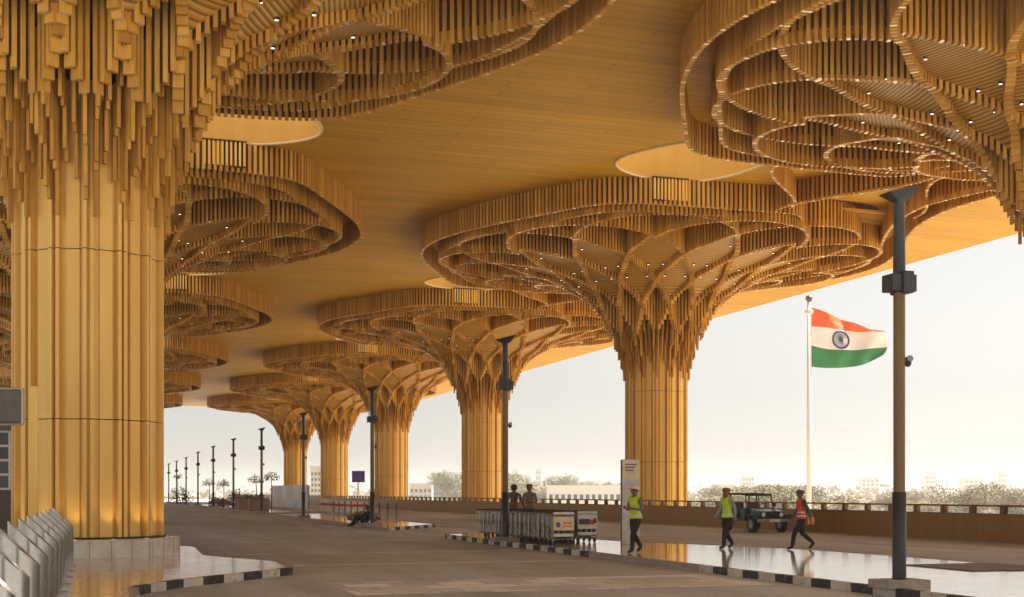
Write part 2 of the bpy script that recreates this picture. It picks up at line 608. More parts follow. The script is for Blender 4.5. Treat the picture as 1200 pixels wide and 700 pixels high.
def island(name, poly, rad, mat, striped, inner_inset=0.16, h=0.15):
    """paved island with a kerb of separate painted stones; poly counter-clockwise"""
    pts = round_poly(poly, rad)
    # resample to kerb stones
    dense = []
    n = len(pts)
    for i in range(n):
        a, b = pts[i], pts[(i + 1) % n]
        L = (b - a).length
        k = max(1, int(L / 0.06))
        for j in range(k):
            dense.append(a.lerp(b, j / k))
    acc, marks = 0.0, [0]
    for i in range(1, len(dense)):
        acc += (dense[i] - dense[i - 1]).length
        if acc >= 0.62:
            marks.append(i)
            acc = 0
    def inset(i):
        a, b = dense[i - 1], dense[(i + 1) % len(dense)]
        d = (b - a).normalized()
        return dense[i] + Vector((-d.y, d.x)) * inner_inset
    kb = MB()
    for q in range(len(marks)):
        i0 = marks[q]
        i1 = marks[(q + 1) % len(marks)]
        idx = list(range(i0, i1 + 1)) if i1 > i0 else list(range(i0, len(dense))) + [0]
        if len(idx) > 3:
            step = max(1, (len(idx) - 1) // 3)
            idx = idx[::step] + ([idx[-1]] if idx[-1] != idx[::step][-1] else [])
        mid = dense[idx[len(idx) // 2]]
        mt = (M['kerb_w'] if q % 2 else M['kerb_k']) if striped(mid) else M['kerb_g']
        outer = [dense[i] for i in idx]
        inner = [inset(i) for i in idx]
        c0 = outer[0].lerp(outer[-1], 0.5)
        shrink = 0.985
        poly2 = [c0 + (p - c0) * shrink for p in outer + inner[::-1]]
        kb.prism(poly2, -0.05, h, mt)
    o = MB()
    body = [inset(i) + (dense[i] - inset(i)) * 0.04 for i in range(0, len(dense), 4)]
    o.prism(body, -0.02, h - 0.006, mat)
    po = tag(o.build(name), kind='structure')
    tag(kb.build('kerb', po))
    return po

island('walkway', [(12.6, -25), (19.4, -25), (19.4, 28), (19.2, 32), (16.7, 39), (15.2, 48.3), (12.8, 47.6)], 0.9, M['walk'],
       lambda p: p.x < 13.2 and (p.y < 25.5 or p.y > 32) or p.y > 42)
island('traffic_island', [(12.6, 56.2), (16.6, 62.3), (16.4, 96), (12.9, 95), ], 0.6, M['walk'],
       lambda p: p.y < 63 and p.x > 12.75)
island('traffic_island', [(12.8, 101), (16.2, 103), (16.0, 172), (12.8, 171)], 0.8, M['walk'], lambda p: False)
island('column_island', [(-7, 4), (0.75, 4), (0.75, 22.6), (1.6, 24.2), (4.2, 27.3), (4.25, 30.2), (2.9, 33.5), (3.1, 38.8), (2.2, 41.5), (1.9, 232), (-7, 232)], 0.5, M['marble'],
       lambda p: 22.3 < p.y < 27.5 and p.x > 0.5 or 35 < p.y < 42)
# dark ramp patch in the walkway
b = MB()
for k in range(3):
    x0 = 17.0 + 0.78 * k
    b.bbox((x0, 21.7 - 0.1 * k, 0.146), (x0 + 0.72, 24.0, 0.165), M['ramp'], 0.005)
tag(b.build('tactile_paving'), kind='structure')

# ------------------------------------------------------------------ canopy roof
S, W = 35.85, 32.6
U0 = 35.05
SOF = 17.15
UMID = [U0 + S * (k + 0.5) for k in range(5)]

def hole(cx, cy, sgn):
    pts = []
    for k in range(40):
        t = 2 * PI * k / 40
        c, s_ = math.cos(t), math.sin(t)
        dx = math.copysign(abs(c) ** 0.8, c) * 3.4
        dy = 0.6 + math.copysign(abs(s_) ** 0.95, s_) * 3.9 * (1 - 0.38 * c * sgn) + 0.9 * c * sgn
        pts.append(Vector((cx + dx, cy + dy, 0)))
    return pts
HOLES = [hole(6.0, um, 1) for um in UMID] + [hole(W - 6.0, um, -1) for um in UMID]
roof = thing('canopy_roof', 'vast golden boarded canopy roof spanning both rows of tree columns', 'canopy', (0, 0, 0))
RECT = [Vector(p) for p in ((-15, 11, 0), (52.5, 11, 0), (52.5, 235, 0), (-15, 235, 0))]
polys = [RECT] + [h[::-1] for h in HOLES]
flat = [p for pl in polys for p in pl]
tris = tessellate_polygon(polys)
b = MB()
b.add([(p.x, p.y, SOF) for p in flat], [t for t in tris], M['soffit'])
b.build('soffit', roof)
b = MB()
b.add([(p.x, p.y, SOF + 1.9) for p in flat], [t for t in tris], M['soffit'])
b.build('roof_deck', roof)
b = MB()
for i in range(4):
    a, c = RECT[i], RECT[(i + 1) % 4]
    b.face([(a.x, a.y, SOF + 0.003), (c.x, c.y, SOF + 0.003), (c.x, c.y, SOF + 0.5), (a.x, a.y, SOF + 0.5)], M['goldsmooth'])
    b.face([(a.x, a.y, SOF + 0.5), (c.x, c.y, SOF + 0.5), (c.x, c.y, SOF + 1.897), (a.x, a.y, SOF + 1.897)], M['goldsmooth'])
b.build('edge_fascia', roof)
for h in HOLES:
    b = MB()
    cx = sum(p.x for p in h) / len(h)
    cy_ = sum(p.y for p in h) / len(h)
    n = len(h)
    for i in range(n):
        p, q = h[i], h[(i + 1) % n]
        b.face([(p.x - cx, p.y - cy_, -0.03), (q.x - cx, q.y - cy_, -0.03), (q.x - cx, q.y - cy_, 1.89), (p.x - cx, p.y - cy_, 1.89)], M['goldsmooth'])
    o = b.build('skylight_well', roof, loc=(cx, cy_, SOF))
    smooth_angle(o, 60)
    # bright trim lip around the opening
    b = MB()
    b.tube([(p.x - cx, p.y - cy_, -0.03) for p in h] + [(h[0].x - cx, h[0].y - cy_, -0.03)], 0.05, M['cream'], 6, False)
    b.build('trim_lip', o)

m_, nt_, b_ = new_mat('frosted_glass')
tr_ = nt_.nodes.new('ShaderNodeBsdfTranslucent')
tr_.inputs['Color'].default_value = (0.3, 0.29, 0.27, 1)
nt_.links.new(tr_.outputs['BSDF'], nt_.nodes['Material Output'].inputs['Surface'])
M['frost'] = m_
for o in [c for c in roof.children if c.name.startswith('skylight_well')]:
    h = HOLES[[c for c in roof.children if c.name.startswith('skylight_well')].index(o)]
    b = MB()
    b.face([(p.x - o.location.x, p.y - o.location.y, 1.86) for p in h], M['frost'])
    b.build('skylight_pane', o)

# ------------------------------------------------------------------ tree columns
HR = [(1.75, 8.3), (1.95, 8.9), (2.3, 9.9), (2.8, 11.3), (3.4, 12.45), (4.1, 13.3), (5.2, 14.0), (6.7, 14.75), (9.3, 15.35), (12.4, 15.7), (14.5, 15.82), (40, 15.85)]
def hfun(r):
    for (r0, h0), (r1, h1) in zip(HR, HR[1:]):
        if r <= r1:
            t = max(0, (r - r0) / (r1 - r0))
            return h0 + (h1 - h0) * t
    return HR[-1][1]
NODES = [2.0, 2.6, 3.35, 4.65, 6.9, 10.1]
NF = 14
def rs(s):
    i = min(int(s), len(NODES) - 2)
    t = s - i
    p1, p2 = NODES[i], NODES[i + 1]
    p0 = NODES[i - 1] if i > 0 else p1 - (p2 - p1) * 0.8
    p3 = NODES[i + 2] if i + 2 < len(NODES) else p2 + (p2 - p1) * 1.3
    return 0.5 * ((2 * p1) + (-p0 + p2) * t + (2 * p0 - 5 * p1 + 4 * p2 - p3) * t * t + (-p0 + 3 * p1 - 3 * p2 + p3) * t ** 3)
def Fs(s):
    return s - 0.3 * math.sin(2 * PI * s) / (2 * PI)

def resample(pts, step):
    out = [pts[0]]
    acc = 0
    for a, c in zip(pts, pts[1:]):
        d = (Vector(c) - Vector(a)).length
        while acc + d >= step:
            t = (step - acc) / d
            a = tuple(Vector(a).lerp(Vector(c), t))
            out.append(a)
            d = (Vector(c) - Vector(a)).length
            acc = 0
        acc += d
    return out

def curtain(b, pts, step, bottom, top, w=0.13, d=0.17, back=0.5, tips=4, jit=0.05, closed=False):
    """row of hanging slats along a plan curve with a thin backing band, coloured as gap shade, above their lower ends"""
    q = resample(pts, step)
    n = len(q)
    for i, p in enumerate(q):
        a = q[max(i - 1, 0)]
        c = q[min(i + 1, n - 1)]
        t = (Vector(c) - Vector(a)).normalized()
        z0 = bottom(p) + rnd.uniform(-jit, jit)
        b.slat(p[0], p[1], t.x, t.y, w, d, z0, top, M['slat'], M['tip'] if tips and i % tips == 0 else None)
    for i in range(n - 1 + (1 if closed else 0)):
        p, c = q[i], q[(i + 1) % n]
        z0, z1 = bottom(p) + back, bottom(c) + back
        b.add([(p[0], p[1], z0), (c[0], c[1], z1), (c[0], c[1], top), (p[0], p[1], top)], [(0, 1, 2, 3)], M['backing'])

def rim_outline():
    pts = []
    D = 13.4
    wv = lambda du: 11.2 + 3.15 * math.cos(2 * PI * du / S)
    w0 = wv(D)
    for k in range(41):
        du = -D + 2 * D * k / 40
        pts.append((wv(du), du))
    for k in range(1, 20):
        w_ = w0 - 2 * w0 * k / 20
        pts.append((w_, 13.4 + 0.55 * (1 - (w_ / w0) ** 2)))
    for k in range(41):
        du = D - 2 * D * k / 40
        pts.append((-wv(du), du))
    for k in range(1, 20):
        w_ = -w0 + 2 * w0 * k / 20
        pts.append((w_, -13.4 - 0.55 * (1 - (w_ / w0) ** 2)))
    for it in range(6):
        n = len(pts)
        pts = [((pts[i - 1][0] + 2 * pts[i][0] + pts[(i + 1) % n][0]) / 4, (pts[i - 1][1] + 2 * pts[i][1] + pts[(i + 1) % n][1]) / 4) for i in range(n)]
    return pts
RIM = rim_outline()
def rim_r(phi):
    best = 99
    n = len(RIM)
    dx, dy = math.cos(phi), math.sin(phi)
    for i in range(n):
        a, c = RIM[i], RIM[(i + 1) % n]
        ex, ey = c[0] - a[0], c[1] - a[1]
        det = dx * -ey + ex * dy
        if abs(det) < 1e-9:
            continue
        t = (a[0] * -ey + ex * a[1]) / det
        u = (dx * a[1] - dy * a[0]) / det
        if t > 0 and -1e-6 <= u <= 1 + 1e-6:
            best = min(best, t)
    return best

TOP = SOF - 0.02
# -- meshes made once, shared by every column
def fin_mesh(sg):
    b = MB()
    pts = []
    for k in range(161):
        s_ = 1.3 + 3.7 * k / 160
        ph = sg * PI / NF * Fs(s_)
        r = rs(s_)
        pts.append((r * math.cos(ph), r * math.sin(ph)))
    def bt(p):
        r = math.hypot(p[0], p[1])
        return hfun(r)
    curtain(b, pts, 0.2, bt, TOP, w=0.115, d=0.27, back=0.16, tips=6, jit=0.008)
    return b.mesh('curved_fin')
FIN_A, FIN_B = fin_mesh(1), fin_mesh(-1)

def scallop_mesh(low):
    b = MB()
    pts = []
    for k in range(61):
        t = k / 60
        ph = 4 * PI / NF * t
        r = 9.9 + 3.2 * math.sin(PI * t) ** 0.75
        pts.append((r * math.cos(ph), r * math.sin(ph)))
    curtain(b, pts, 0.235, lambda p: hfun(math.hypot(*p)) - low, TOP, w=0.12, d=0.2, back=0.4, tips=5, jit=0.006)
    return b.mesh('scalloped_fin')
SCAL = [scallop_mesh(0.0), scallop_mesh(0.22)]

def panel_mesh(i):
    """ribbed ceiling panel of one diamond cell, centred on angle 0, following the funnel"""
    b = MB()
    ROWS, COLS = 16, 6
    s1 = 2.0
    grid = []
    for k in range(ROWS + 1):
        s_ = i + 0.1 + (s1 - 0.2) * k / ROWS
        t = s_ - i
        f = Fs(t) if t <= 1 else 2 - Fs(t)
        r = rs(min(s_, 4.999))
        half = max(0.02, f * PI / NF - 0.11 / r)
        grid.append([(r * math.cos(half * (2 * j / COLS - 1)), r * math.sin(half * (2 * j / COLS - 1)), hfun(r) + PANEL_UP) for j in range(COLS + 1)])
    vs = [p for row in grid for p in row]
    n = COLS + 1
    b.add(vs, [(k * n + j, (k + 1) * n + j, (k + 1) * n + j + 1, k * n + j + 1) for k in range(ROWS) for j in range(COLS)], M['panel'])
    ks = ((4, 1), (4, COLS - 1), (11, 1), (11, COLS - 1)) if i >= 3 else ((9, 1), (9, COLS - 1))
    for k, j in ks:
        px, py, z = grid[k][j]
        rr = 0.055
        b.face([(px + rr * math.cos(t * PI / 4), py + rr * math.sin(t * PI / 4), z - 0.05) for t in range(8)][::-1], M['downlight'])
        b.tube([(px, py, z - 0.045), (px, py, z + 0.05)], 0.075, M['charcoal'], 8)
    return b.mesh('cell_panel')
PANEL_UP = 0.3
PANELS = {i: panel_mesh(i) for i in (2, 3)}

def shaft_mesh():
    b = MB()
    prof = []
    per = 2 * PI / NF
    # panel, groove, twin ribs, groove
    segs = [(0.0, 1.76), (0.40, 1.76), (0.42, 1.69), (0.50, 1.69), (0.51, 1.90), (0.62, 1.90), (0.63, 1.74), (0.70, 1.74), (0.71, 1.86), (0.82, 1.86), (0.83, 1.69), (0.98, 1.69)]
    for k in range(NF):
        for a, r in segs:
            t = per * (k + a - 0.2)
            prof.append((r * math.cos(t), r * math.sin(t)))
    n = len(prof)
    for z0, z1 in ((0.63, 3.545), (3.57, 7.745), (7.77, 11.9)):
        vs = [(x, y, z0) for x, y in prof] + [(x, y, z1) for x, y in prof]
        b.add(vs, [(i, (i + 1) % n, n + (i + 1) % n, n + i) for i in range(n)] + [tuple(range(n))[::-1], tuple(range(n, 2 * n))], M['gold'])
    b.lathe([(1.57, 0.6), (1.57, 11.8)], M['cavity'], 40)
    return b.mesh('shaft')
SHAFT = shaft_mesh()

def plinth_mesh():
    b = MB()
    b.lathe([(2.28, 0.1), (2.28, 0.55), (2.24, 0.585), (0.2, 0.59)], M['plinth'], 56)
    b.lathe([(1.93, 0.588), (1.93, 0.632), (0.5, 0.632)], M['black'], 40)
    for k in range(28):
        t = 2 * PI * k / 28
        b.box((2.27, -0.008, 0.1), (2.286, 0.008, 0.56), M['kerb_g'], Matrix.Rotation(t, 4, 'Z'))
    return b.mesh('plinth')
PLINTH = plinth_mesh()

def fringe_mesh():
    """stepped slats hanging like stalactites round the head of the shaft"""
    b = MB()
    per = 2 * PI / NF
    for row, (r, lift) in enumerate(((1.98, 0.0), (2.13, 0.25), (2.3, 0.35), (2.52, 0.3), (2.8, 0.15))):
        for k in range(NF):
            for j in range(4):
                off = (j + 0.5) / 4 - 0.5
                t = per * (k + 0.03 + off)
                z = hfun(r) - 0.45 + lift + (0.9 if j in (1, 2) else 0.0) + (0.4 if (j + row) % 2 else 0.0)
                b.slat(r * math.cos(t), r * math.sin(t), -math.sin(t), math.cos(t), 0.088, 0.12, z, max(z + 0.8, hfun(r) + 2.4), M['slat'])
    # core with shade in its colour, closes the neck behind the slats
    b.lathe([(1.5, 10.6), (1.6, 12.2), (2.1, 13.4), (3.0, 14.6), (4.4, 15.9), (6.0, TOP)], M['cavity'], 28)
    return b.mesh('slat_fringe')
FRINGE = fringe_mesh()

def wave(du):
    return 11.2 + 3.15 * math.cos(2 * PI * du / S)
def lobe(sc_):
    """road-side lobe: the part of the outline with x < 1.5, its two ends curling inward"""
    n = len(RIM)
    start = max(range(n), key=lambda i: RIM[i][0])
    seq = [RIM[(start + i) % n] for i in range(n)]
    pts = [(x * sc_, y * sc_) for x, y in seq if x < 1.5]
    x0, y0 = pts[0]
    x1, y1 = pts[-1]
    head = [(x0 + 1.6 - 1.6 * t, y0 - 1.3 * (1 - t) ** 2) for t in (0, 0.2, 0.4, 0.6, 0.8)]
    tail = [(x1 + 1.6 * t, y1 + 1.3 * t * t) for t in (0.2, 0.4, 0.6, 0.8, 1.0)]
    return head + pts + tail
def rim_mesh(name, pts, hang, back):
    b = MB()
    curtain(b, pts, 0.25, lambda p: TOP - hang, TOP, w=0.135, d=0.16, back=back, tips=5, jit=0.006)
    return b.mesh(name)
WAVE_O = [(wave(-S / 2 + S * k / 60), -S / 2 + S * k / 60) for k in range(61)]
WAVE_I = [(wave(-S / 2 + S * k / 60) - 1.35 - 0.5 * abs(k / 30 - 1) ** 3, -S / 2 + S * k / 60) for k in range(61)]
RIMS = [('road_side_rim', rim_mesh('road_side_rim', lobe(1), 1.32, 0.1)), ('inner_rim', rim_mesh('inner_rim', lobe(0.905), 1.38, 0.3)),
        ('outer_rim', rim_mesh('outer_rim', WAVE_O, 1.32, 0.1)), ('inner_rim', rim_mesh('inner_rim', WAVE_I, 1.4, 0.3))]

def grille_mesh():
    """slatted ceiling between the fins with a sheet over it painted dark for shade"""
    b = MB()
    n = len(RIM)
    inner = [p for p in RIM]
    for i in range(n):
        a, c = RIM[i], RIM[(i + 1) % n]
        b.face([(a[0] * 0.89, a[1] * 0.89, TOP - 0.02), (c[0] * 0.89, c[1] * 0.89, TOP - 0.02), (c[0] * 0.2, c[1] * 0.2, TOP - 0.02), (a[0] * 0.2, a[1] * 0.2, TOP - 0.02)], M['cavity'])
    y = -12.0
    while y < 12.1:
        xs = []
        for i in range(n):
            a, c = RIM[i], RIM[(i + 1) % n]
            if (a[1] - y) * (c[1] - y) < 0:
                t = (y - a[1]) / (c[1] - a[1])
                xs.append(a[0] + (c[0] - a[0]) * t)
        if len(xs) >= 2:
            lo, hi = min(xs) * 0.89, max(xs) * 0.89
            segs = [(lo, hi)]
            if abs(y) < 8:
                g = math.sqrt(64 - y * y)
                segs = [(lo, -g), (g, hi)]
            for x0, x1 in segs:
                if x1 - x0 > 0.3:
                    b.box((x0, y - 0.06, TOP - 0.42), (x1, y + 0.06, TOP - 0.3), M['slat'])
        y += 0.3
    return b.mesh('ceiling_grille')
GRILLE = grille_mesh()

def tree_column(label, loc, rot=0):
    t = thing('tree_column', label, 'column', loc, rot, 'golden tree columns in two rows')
    place('shaft', SHAFT, t)
    place('plinth', PLINTH, t)
    place('slat_fringe', FRINGE, t)
    for k in range(NF):
        a = 2 * PI * (k + 0.03) / NF
        place('curved_fin', FIN_A, t, rotz=a)
        place('curved_fin', FIN_B, t, rotz=a)
        place('scalloped_fin', SCAL[k % 2], t, rotz=a + PI / NF)
        for i in (2, 3):
            place('cell_panel', PANELS[i], t, rotz=a + (PI / NF if i % 2 else 0))
    for nm, me_ in RIMS:
        place(nm, me_, t)
    place('ceiling_grille', GRILLE, t)
    return t

L_LAB = ['huge golden tree column filling the left foreground beside steel bollards',
         'spreading slatted capital of the second column in the left row, its tip beside the large foreground column',
         'third spreading capital down the left row, seen behind the nearest column',
         'fourth small capital down the left row, seen past the big column',
         'fifth small capital down the left row, second farthest',
         'farthest capital of the left row at the end of the canopy']
R_LAB = ['slatted capital overhead in the upper right corner, its shaft outside the frame',
         'golden tree column directly behind the white totem, with the widest visible shaft of the right row',
         'golden tree column behind the parapet, left of the two uniformed men',
         'golden tree column just right of the third lamp post and purple billboard',
         'golden tree column between the purple billboard and the pale tower block',
         'farthest golden tree column of the right row, above the white hoarding']
for k in range(6):
    tree_column(L_LAB[k], (0, U0 + S * k, 0), PI)
# small recessed uplights washing the foot of the nearest shaft
near = [o for o in COL.objects if o.get('label') == L_LAB[0]][0]
for k in range(NF):
    a = 2 * PI * (k + 0.1) / NF
    b = MB()
    b.lathe([(0.0, 0.012), (0.06, 0.012)], M['downlight'], 12)
    b.lathe([(0.06, 0.016), (0.085, 0.012), (0.09, 0.0)], M['steel'], 12)
    o = b.build('uplight', near, loc=(2.08 * math.cos(a), 2.08 * math.sin(a), 0.588))
    if math.sin(a) > -0.2:
        ld = bpy.data.lights.new('uplight_lamp', 'SPOT')
        ld.energy = 8
        ld.color = (1.0, 0.72, 0.36)
        ld.spot_size = R(70)
        ld.spot_blend = 0.8
        ld.shadow_soft_size = 0.05
        lo_ = bpy.data.objects.new('uplight_lamp', ld)
        COL.objects.link(lo_)
        lo_.parent = o
        lo_.location = (0, 0, 0.04)
        lo_.rotation_euler = Vector((-0.18 * math.cos(a), -0.18 * math.sin(a), 1)).to_track_quat('-Z', 'Y').to_euler()
for k in range(6):
    tree_column(R_LAB[k], (W, U0 + S * k, 0))

# curved slat curtains bridging the gaps between neighbouring capitals
def bridge_mesh(pts, hang):
    b = MB()
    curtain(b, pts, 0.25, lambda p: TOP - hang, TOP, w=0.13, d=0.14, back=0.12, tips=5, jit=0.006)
    return b.mesh('bridge_curtain')
def scurve(x0, x1):
    return [(x0 + (x1 - x0) * (3 * t * t - 2 * t ** 3), -3.9 + 7.8 * t) for t in [k / 24 for k in range(25)]]
BRIDGES = [bridge_mesh(scurve(-4.2, 0.8), 1.15), bridge_mesh(scurve(3.6, 0.2), 1.2), bridge_mesh(scurve(4.2, 8.2), 1.1)]
for x, sg in ((0, -1), (W, 1)):
    for um in UMID:
        for bm_ in BRIDGES:
            o = place('bridge_curtain', bm_, roof, (x, um, 0))
            o.scale = (sg, 1, 1)

# grille boxes hung under the tips between the capitals
for r_, (x, sg) in enumerate(((5.6, 1), (W - 5.6, -1))):
    for k, um in enumerate(UMID):
        b = MB()
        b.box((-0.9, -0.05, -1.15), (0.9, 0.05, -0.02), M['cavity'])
        for j in range(10):
            xx = -0.85 + 1.7 * j / 9
            b.slat(xx, -0.12, 1, 0, 0.09, 0.1, -1.1, -0.03, M['gold'])
        b.box((-0.95, -0.2, -0.06), (0.95, 0.12, -0.005), M['black'])
        o = b.build('vent_grille', roof, loc=(x, um + 4.2, SOF))

# ------------------------------------------------------------------ parapet along the deck edge
par = thing('parapet', 'long bronze clad parapet with a handrail along the right road edge', 'parapet', (30.2, 0, 0))
b = MB()
y = -40
while y < 300:
    b.box((0, y + 0.006, 0.0), (0.3, y + 5.994, 0.97), M['goldparapet'])
    y += 6
b.build('wall', par)
b = MB()
b.tube([(0.15, -40, 1.27), (0.15, 300, 1.27)], 0.035, M['goldparapet'], 10)
b.box((-0.03, -40, 0.972), (0.33, 300, 1.0), M['polegold'])
b.build('handrail', par)
b = MB()
b.bbox((0.06, -0.11, 1.0), (0.24, 0.11, 1.25), M['polegold'], 0.015)
pm = b.mesh('rail_post')
for k in range(92):
    place('rail_post', pm, par, (0, 14 + 1.65 * k, 0))
b = MB()
y = 14 + 1.65 * 92
while y < 300:
    b.box((0.08, y - 0.1, 1.0), (0.22, y + 0.1, 1.25), M['polegold'])
    y += 1.65
tag(b.build('rail_posts', par), kind='stuff')

# ------------------------------------------------------------------ lamp posts
def lamp_post(loc, label):
    t = thing('lamp_post', label, 'lamp post', loc, 0, 'lamp posts along the islands')
    b = MB()
    b.bbox((-0.42, -0.3, -0.02), (0.42, 0.3, 0.13), M['kerb_g'], 0.02)
    b.build('base_block', t)
    b = MB()
    b.lathe([(0.115, 0.12), (0.115, 1.6), (0.10, 1.605)], M['charcoal'], 20)
    b.build('lower_sleeve', t, True)
    b = MB()
    b.lathe([(0.098, 1.6), (0.098, 5.05)], M['polegold'], 20)
    b.build('pole', t, True)
    b = MB()
    b.bbox((-0.24, -0.16, 4.98), (0.24, 0.16, 5.27), M['charcoal'], 0.015)
    b.bbox((-0.05, -0.2, 4.95), (0.16, 0.2, 5.32), M['charcoal'], 0.015)
    b.build('junction_box', t)
    b = MB()
    b.lathe([(0.105, 5.3), (0.09, 6.5), (0.12, 6.56)], M['charcoal'], 16)
    b.build('upper_pole', t, True)
    b = MB()
    vs = [(-0.06, -0.08, 6.5), (0.1, -0.08, 6.5), (0.1, 0.08, 6.5), (-0.06, 0.08, 6.5),
          (-0.3, -0.16, 6.63), (0.3, -0.2, 6.78), (0.3, 0.2, 6.78), (-0.3, 0.16, 6.63)]
    b.add(vs, [(3, 2, 1, 0), (4, 5, 6, 7), (0, 1, 5, 4), (1, 2, 6, 5), (2, 3, 7, 6), (3, 0, 4, 7)], M['charcoal'])
    b.build('lamp_head', t)
    b = MB()
    b.tube([(0.09, 0, 3.82), (0.17, 0, 3.84)], 0.02, M['white'], 8)
    b.tube([(0.15, -0.1, 3.86), (0.17, 0.0, 3.84), (0.18, 0.1, 3.8)], [0.055, 0.06, 0.05], M['steel'], 12)
    b.lathe([(0.0, 3.72), (0.04, 3.735), (0.06, 3.78), (0.06, 3.82)], M['black'], 12, Matrix.Translation((0.17, 0, 0)))
    b.build('security_camera', t)
    return t
lamp_ys = [18.5, 40.1, 61.0, 82, 103, 124, 145, 166, 187, 208, 229, 250]
lamp_lab = ['tall lamp post nearest the camera, standing at the kerb right of the waving flag',
            'lamp post rising from the end of the luggage trolley row',
            'lamp post beside the person sitting on the kerb',
            'lamp post in front of the white hoarding, fourth along the kerb',
            'lamp post beside the boxy planters, just left of the farthest right-hand column',
            'lamp post left of the boxy planters, sixth from the camera'] + ['slim hazy lamp post in the far row beyond the planters'] * 6
lp = None
for k, y in enumerate(lamp_ys):
    loc = (13.0, y, 0.15 if (y < 47 or 57 < y < 172) else 0.0)
    if lp is None:
        lp = lamp_post(loc, lamp_lab[0])
    else:
        dup(lp, loc, 0, lamp_lab[k])

# ------------------------------------------------------------------ bollards: steel tubes cut at a slant
def bollard(loc):
    t = thing('bollard', 'slant cut brushed steel bollard in the row beside the big column', 'bollard', loc, 0, 'steel bollards by the big column')
    b = MB()
    n = 24
    r = 0.22
    lo, hi, ins = [], [], []
    for k in range(n):
        a = 2 * PI * k / n
        x, y_ = r * math.cos(a), r * math.sin(a)
        z = 1.07 - x * 0.95
        lo.append((x, y_, 0.0))
        hi.append((x, y_, z))
        ins.append((x * 0.88, y_ * 0.88, z - 0.012))
    b.add(lo + hi, [(i, (i + 1) % n, n + (i + 1) % n, n + i) for i in range(n)], M['steel'])
    b.build('tube', t, True)
    b = MB()
    deep = [(x, y_, z - 0.22) for x, y_, z in ins]
    b.add(hi + ins + deep, [(i, (i + 1) % n, n + (i + 1) % n, n + i) for i in range(n)] + [(n + i, n + (i + 1) % n, 2 * n + (i + 1) % n, 2 * n + i) for i in range(n)] + [tuple(range(2 * n, 3 * n))], M['steeldull'])
    b.build('slant_cap', t)
    b = MB()
    b.lathe([(0.29, 0.0), (0.29, 0.02), (0.22, 0.025)], M['steeldull'], 24)
    b.build('base_ring', t)
    return t
b0 = None
for k in range(12):
    y = 8.0 + 1.95 * k
    x = -0.75 + 0.018 * k
    if b0 is None:
        b0 = bollard((x, y, 0.145))
    else:
        dup(b0, (x, y, 0.145))

# ------------------------------------------------------------------ sign by the left edge
sg = thing('wayfinding_sign', 'dark grey rounded sign board on a slim gold post at the left edge', 'sign', (-1.08, 27.6, 0.145), -THETA)
b = MB()
b.bbox((-0.09, -0.05, 0), (0.09, 0.05, 3.75), M['gold'], 0.02)
b.build('post', sg)
b = MB()
b.bbox((-1.9, -0.07, 2.95), (-0.18, 0.07, 3.72), M['totem'], 0.06)
b.bbox((-1.87, -0.09, 2.98), (-0.21, 0.09, 3.69), M['signgrey'], 0.05)
b.build('panel', sg)
ks = thing('glazed_kiosk', 'kiosk with white lattice glazing over a dark base at the far left edge', 'kiosk', (-6.3, 60, 0.145))
b = MB()
b.box((-3, 0, 0), (3, 4, 1.7), M['signgrey'])
b.build('base', ks)
b = MB()
b.box((-2.95, 0.05, 1.7), (2.95, 3.95, 4.3), M['glass'])
b.build('glazing', ks)
b = MB()
for k in range(13):
    x = -2.98 + 5.96 * k / 12
    b.box((x - 0.05, -0.04, 1.7), (x + 0.05, 0.04, 4.3), M['white'])
for k in range(5):
    z = 1.75 + 2.5 * k / 4
    b.box((-3, -0.05, z - 0.05), (3, 0.03, z + 0.05), M['white'])
    b.box((2.96, 0, z - 0.05), (3.04, 4, z + 0.05), M['white'])
b.build('lattice', ks)
b = MB()
b.box((-3.2, -0.2, 4.3), (3.2, 4.2, 4.55), M['signgrey'])
b.build('roof', ks)

# ------------------------------------------------------------------ info totem
tt = thing('info_totem', 'tall pale information totem behind the worker in the white helmet', 'totem', (15.83, 36.3, 0.145), -THETA)
b = MB()
b.bbox((-0.27, -0.07, 0.0), (0.27, 0.07, 2.62), M['totem'], 0.015)
b.build('body', tt)
b = MB()
b.box((-0.25, -0.076, 2.0), (0.25, -0.0715, 2.58), M['cream'])
b.build('header', tt)
b = MB()
for k in range(3):
    b.box((-0.18, -0.081, 2.44 - 0.09 * k), (0.18 - 0.05 * k, -0.0775, 2.48 - 0.09 * k), M['signgrey'])
b.build('lettering', tt)
b = MB()
b.box((-0.31, -0.06, 0.0), (-0.272, 0.06, 2.6), M['signgrey'])
b.build('side_edge', tt)

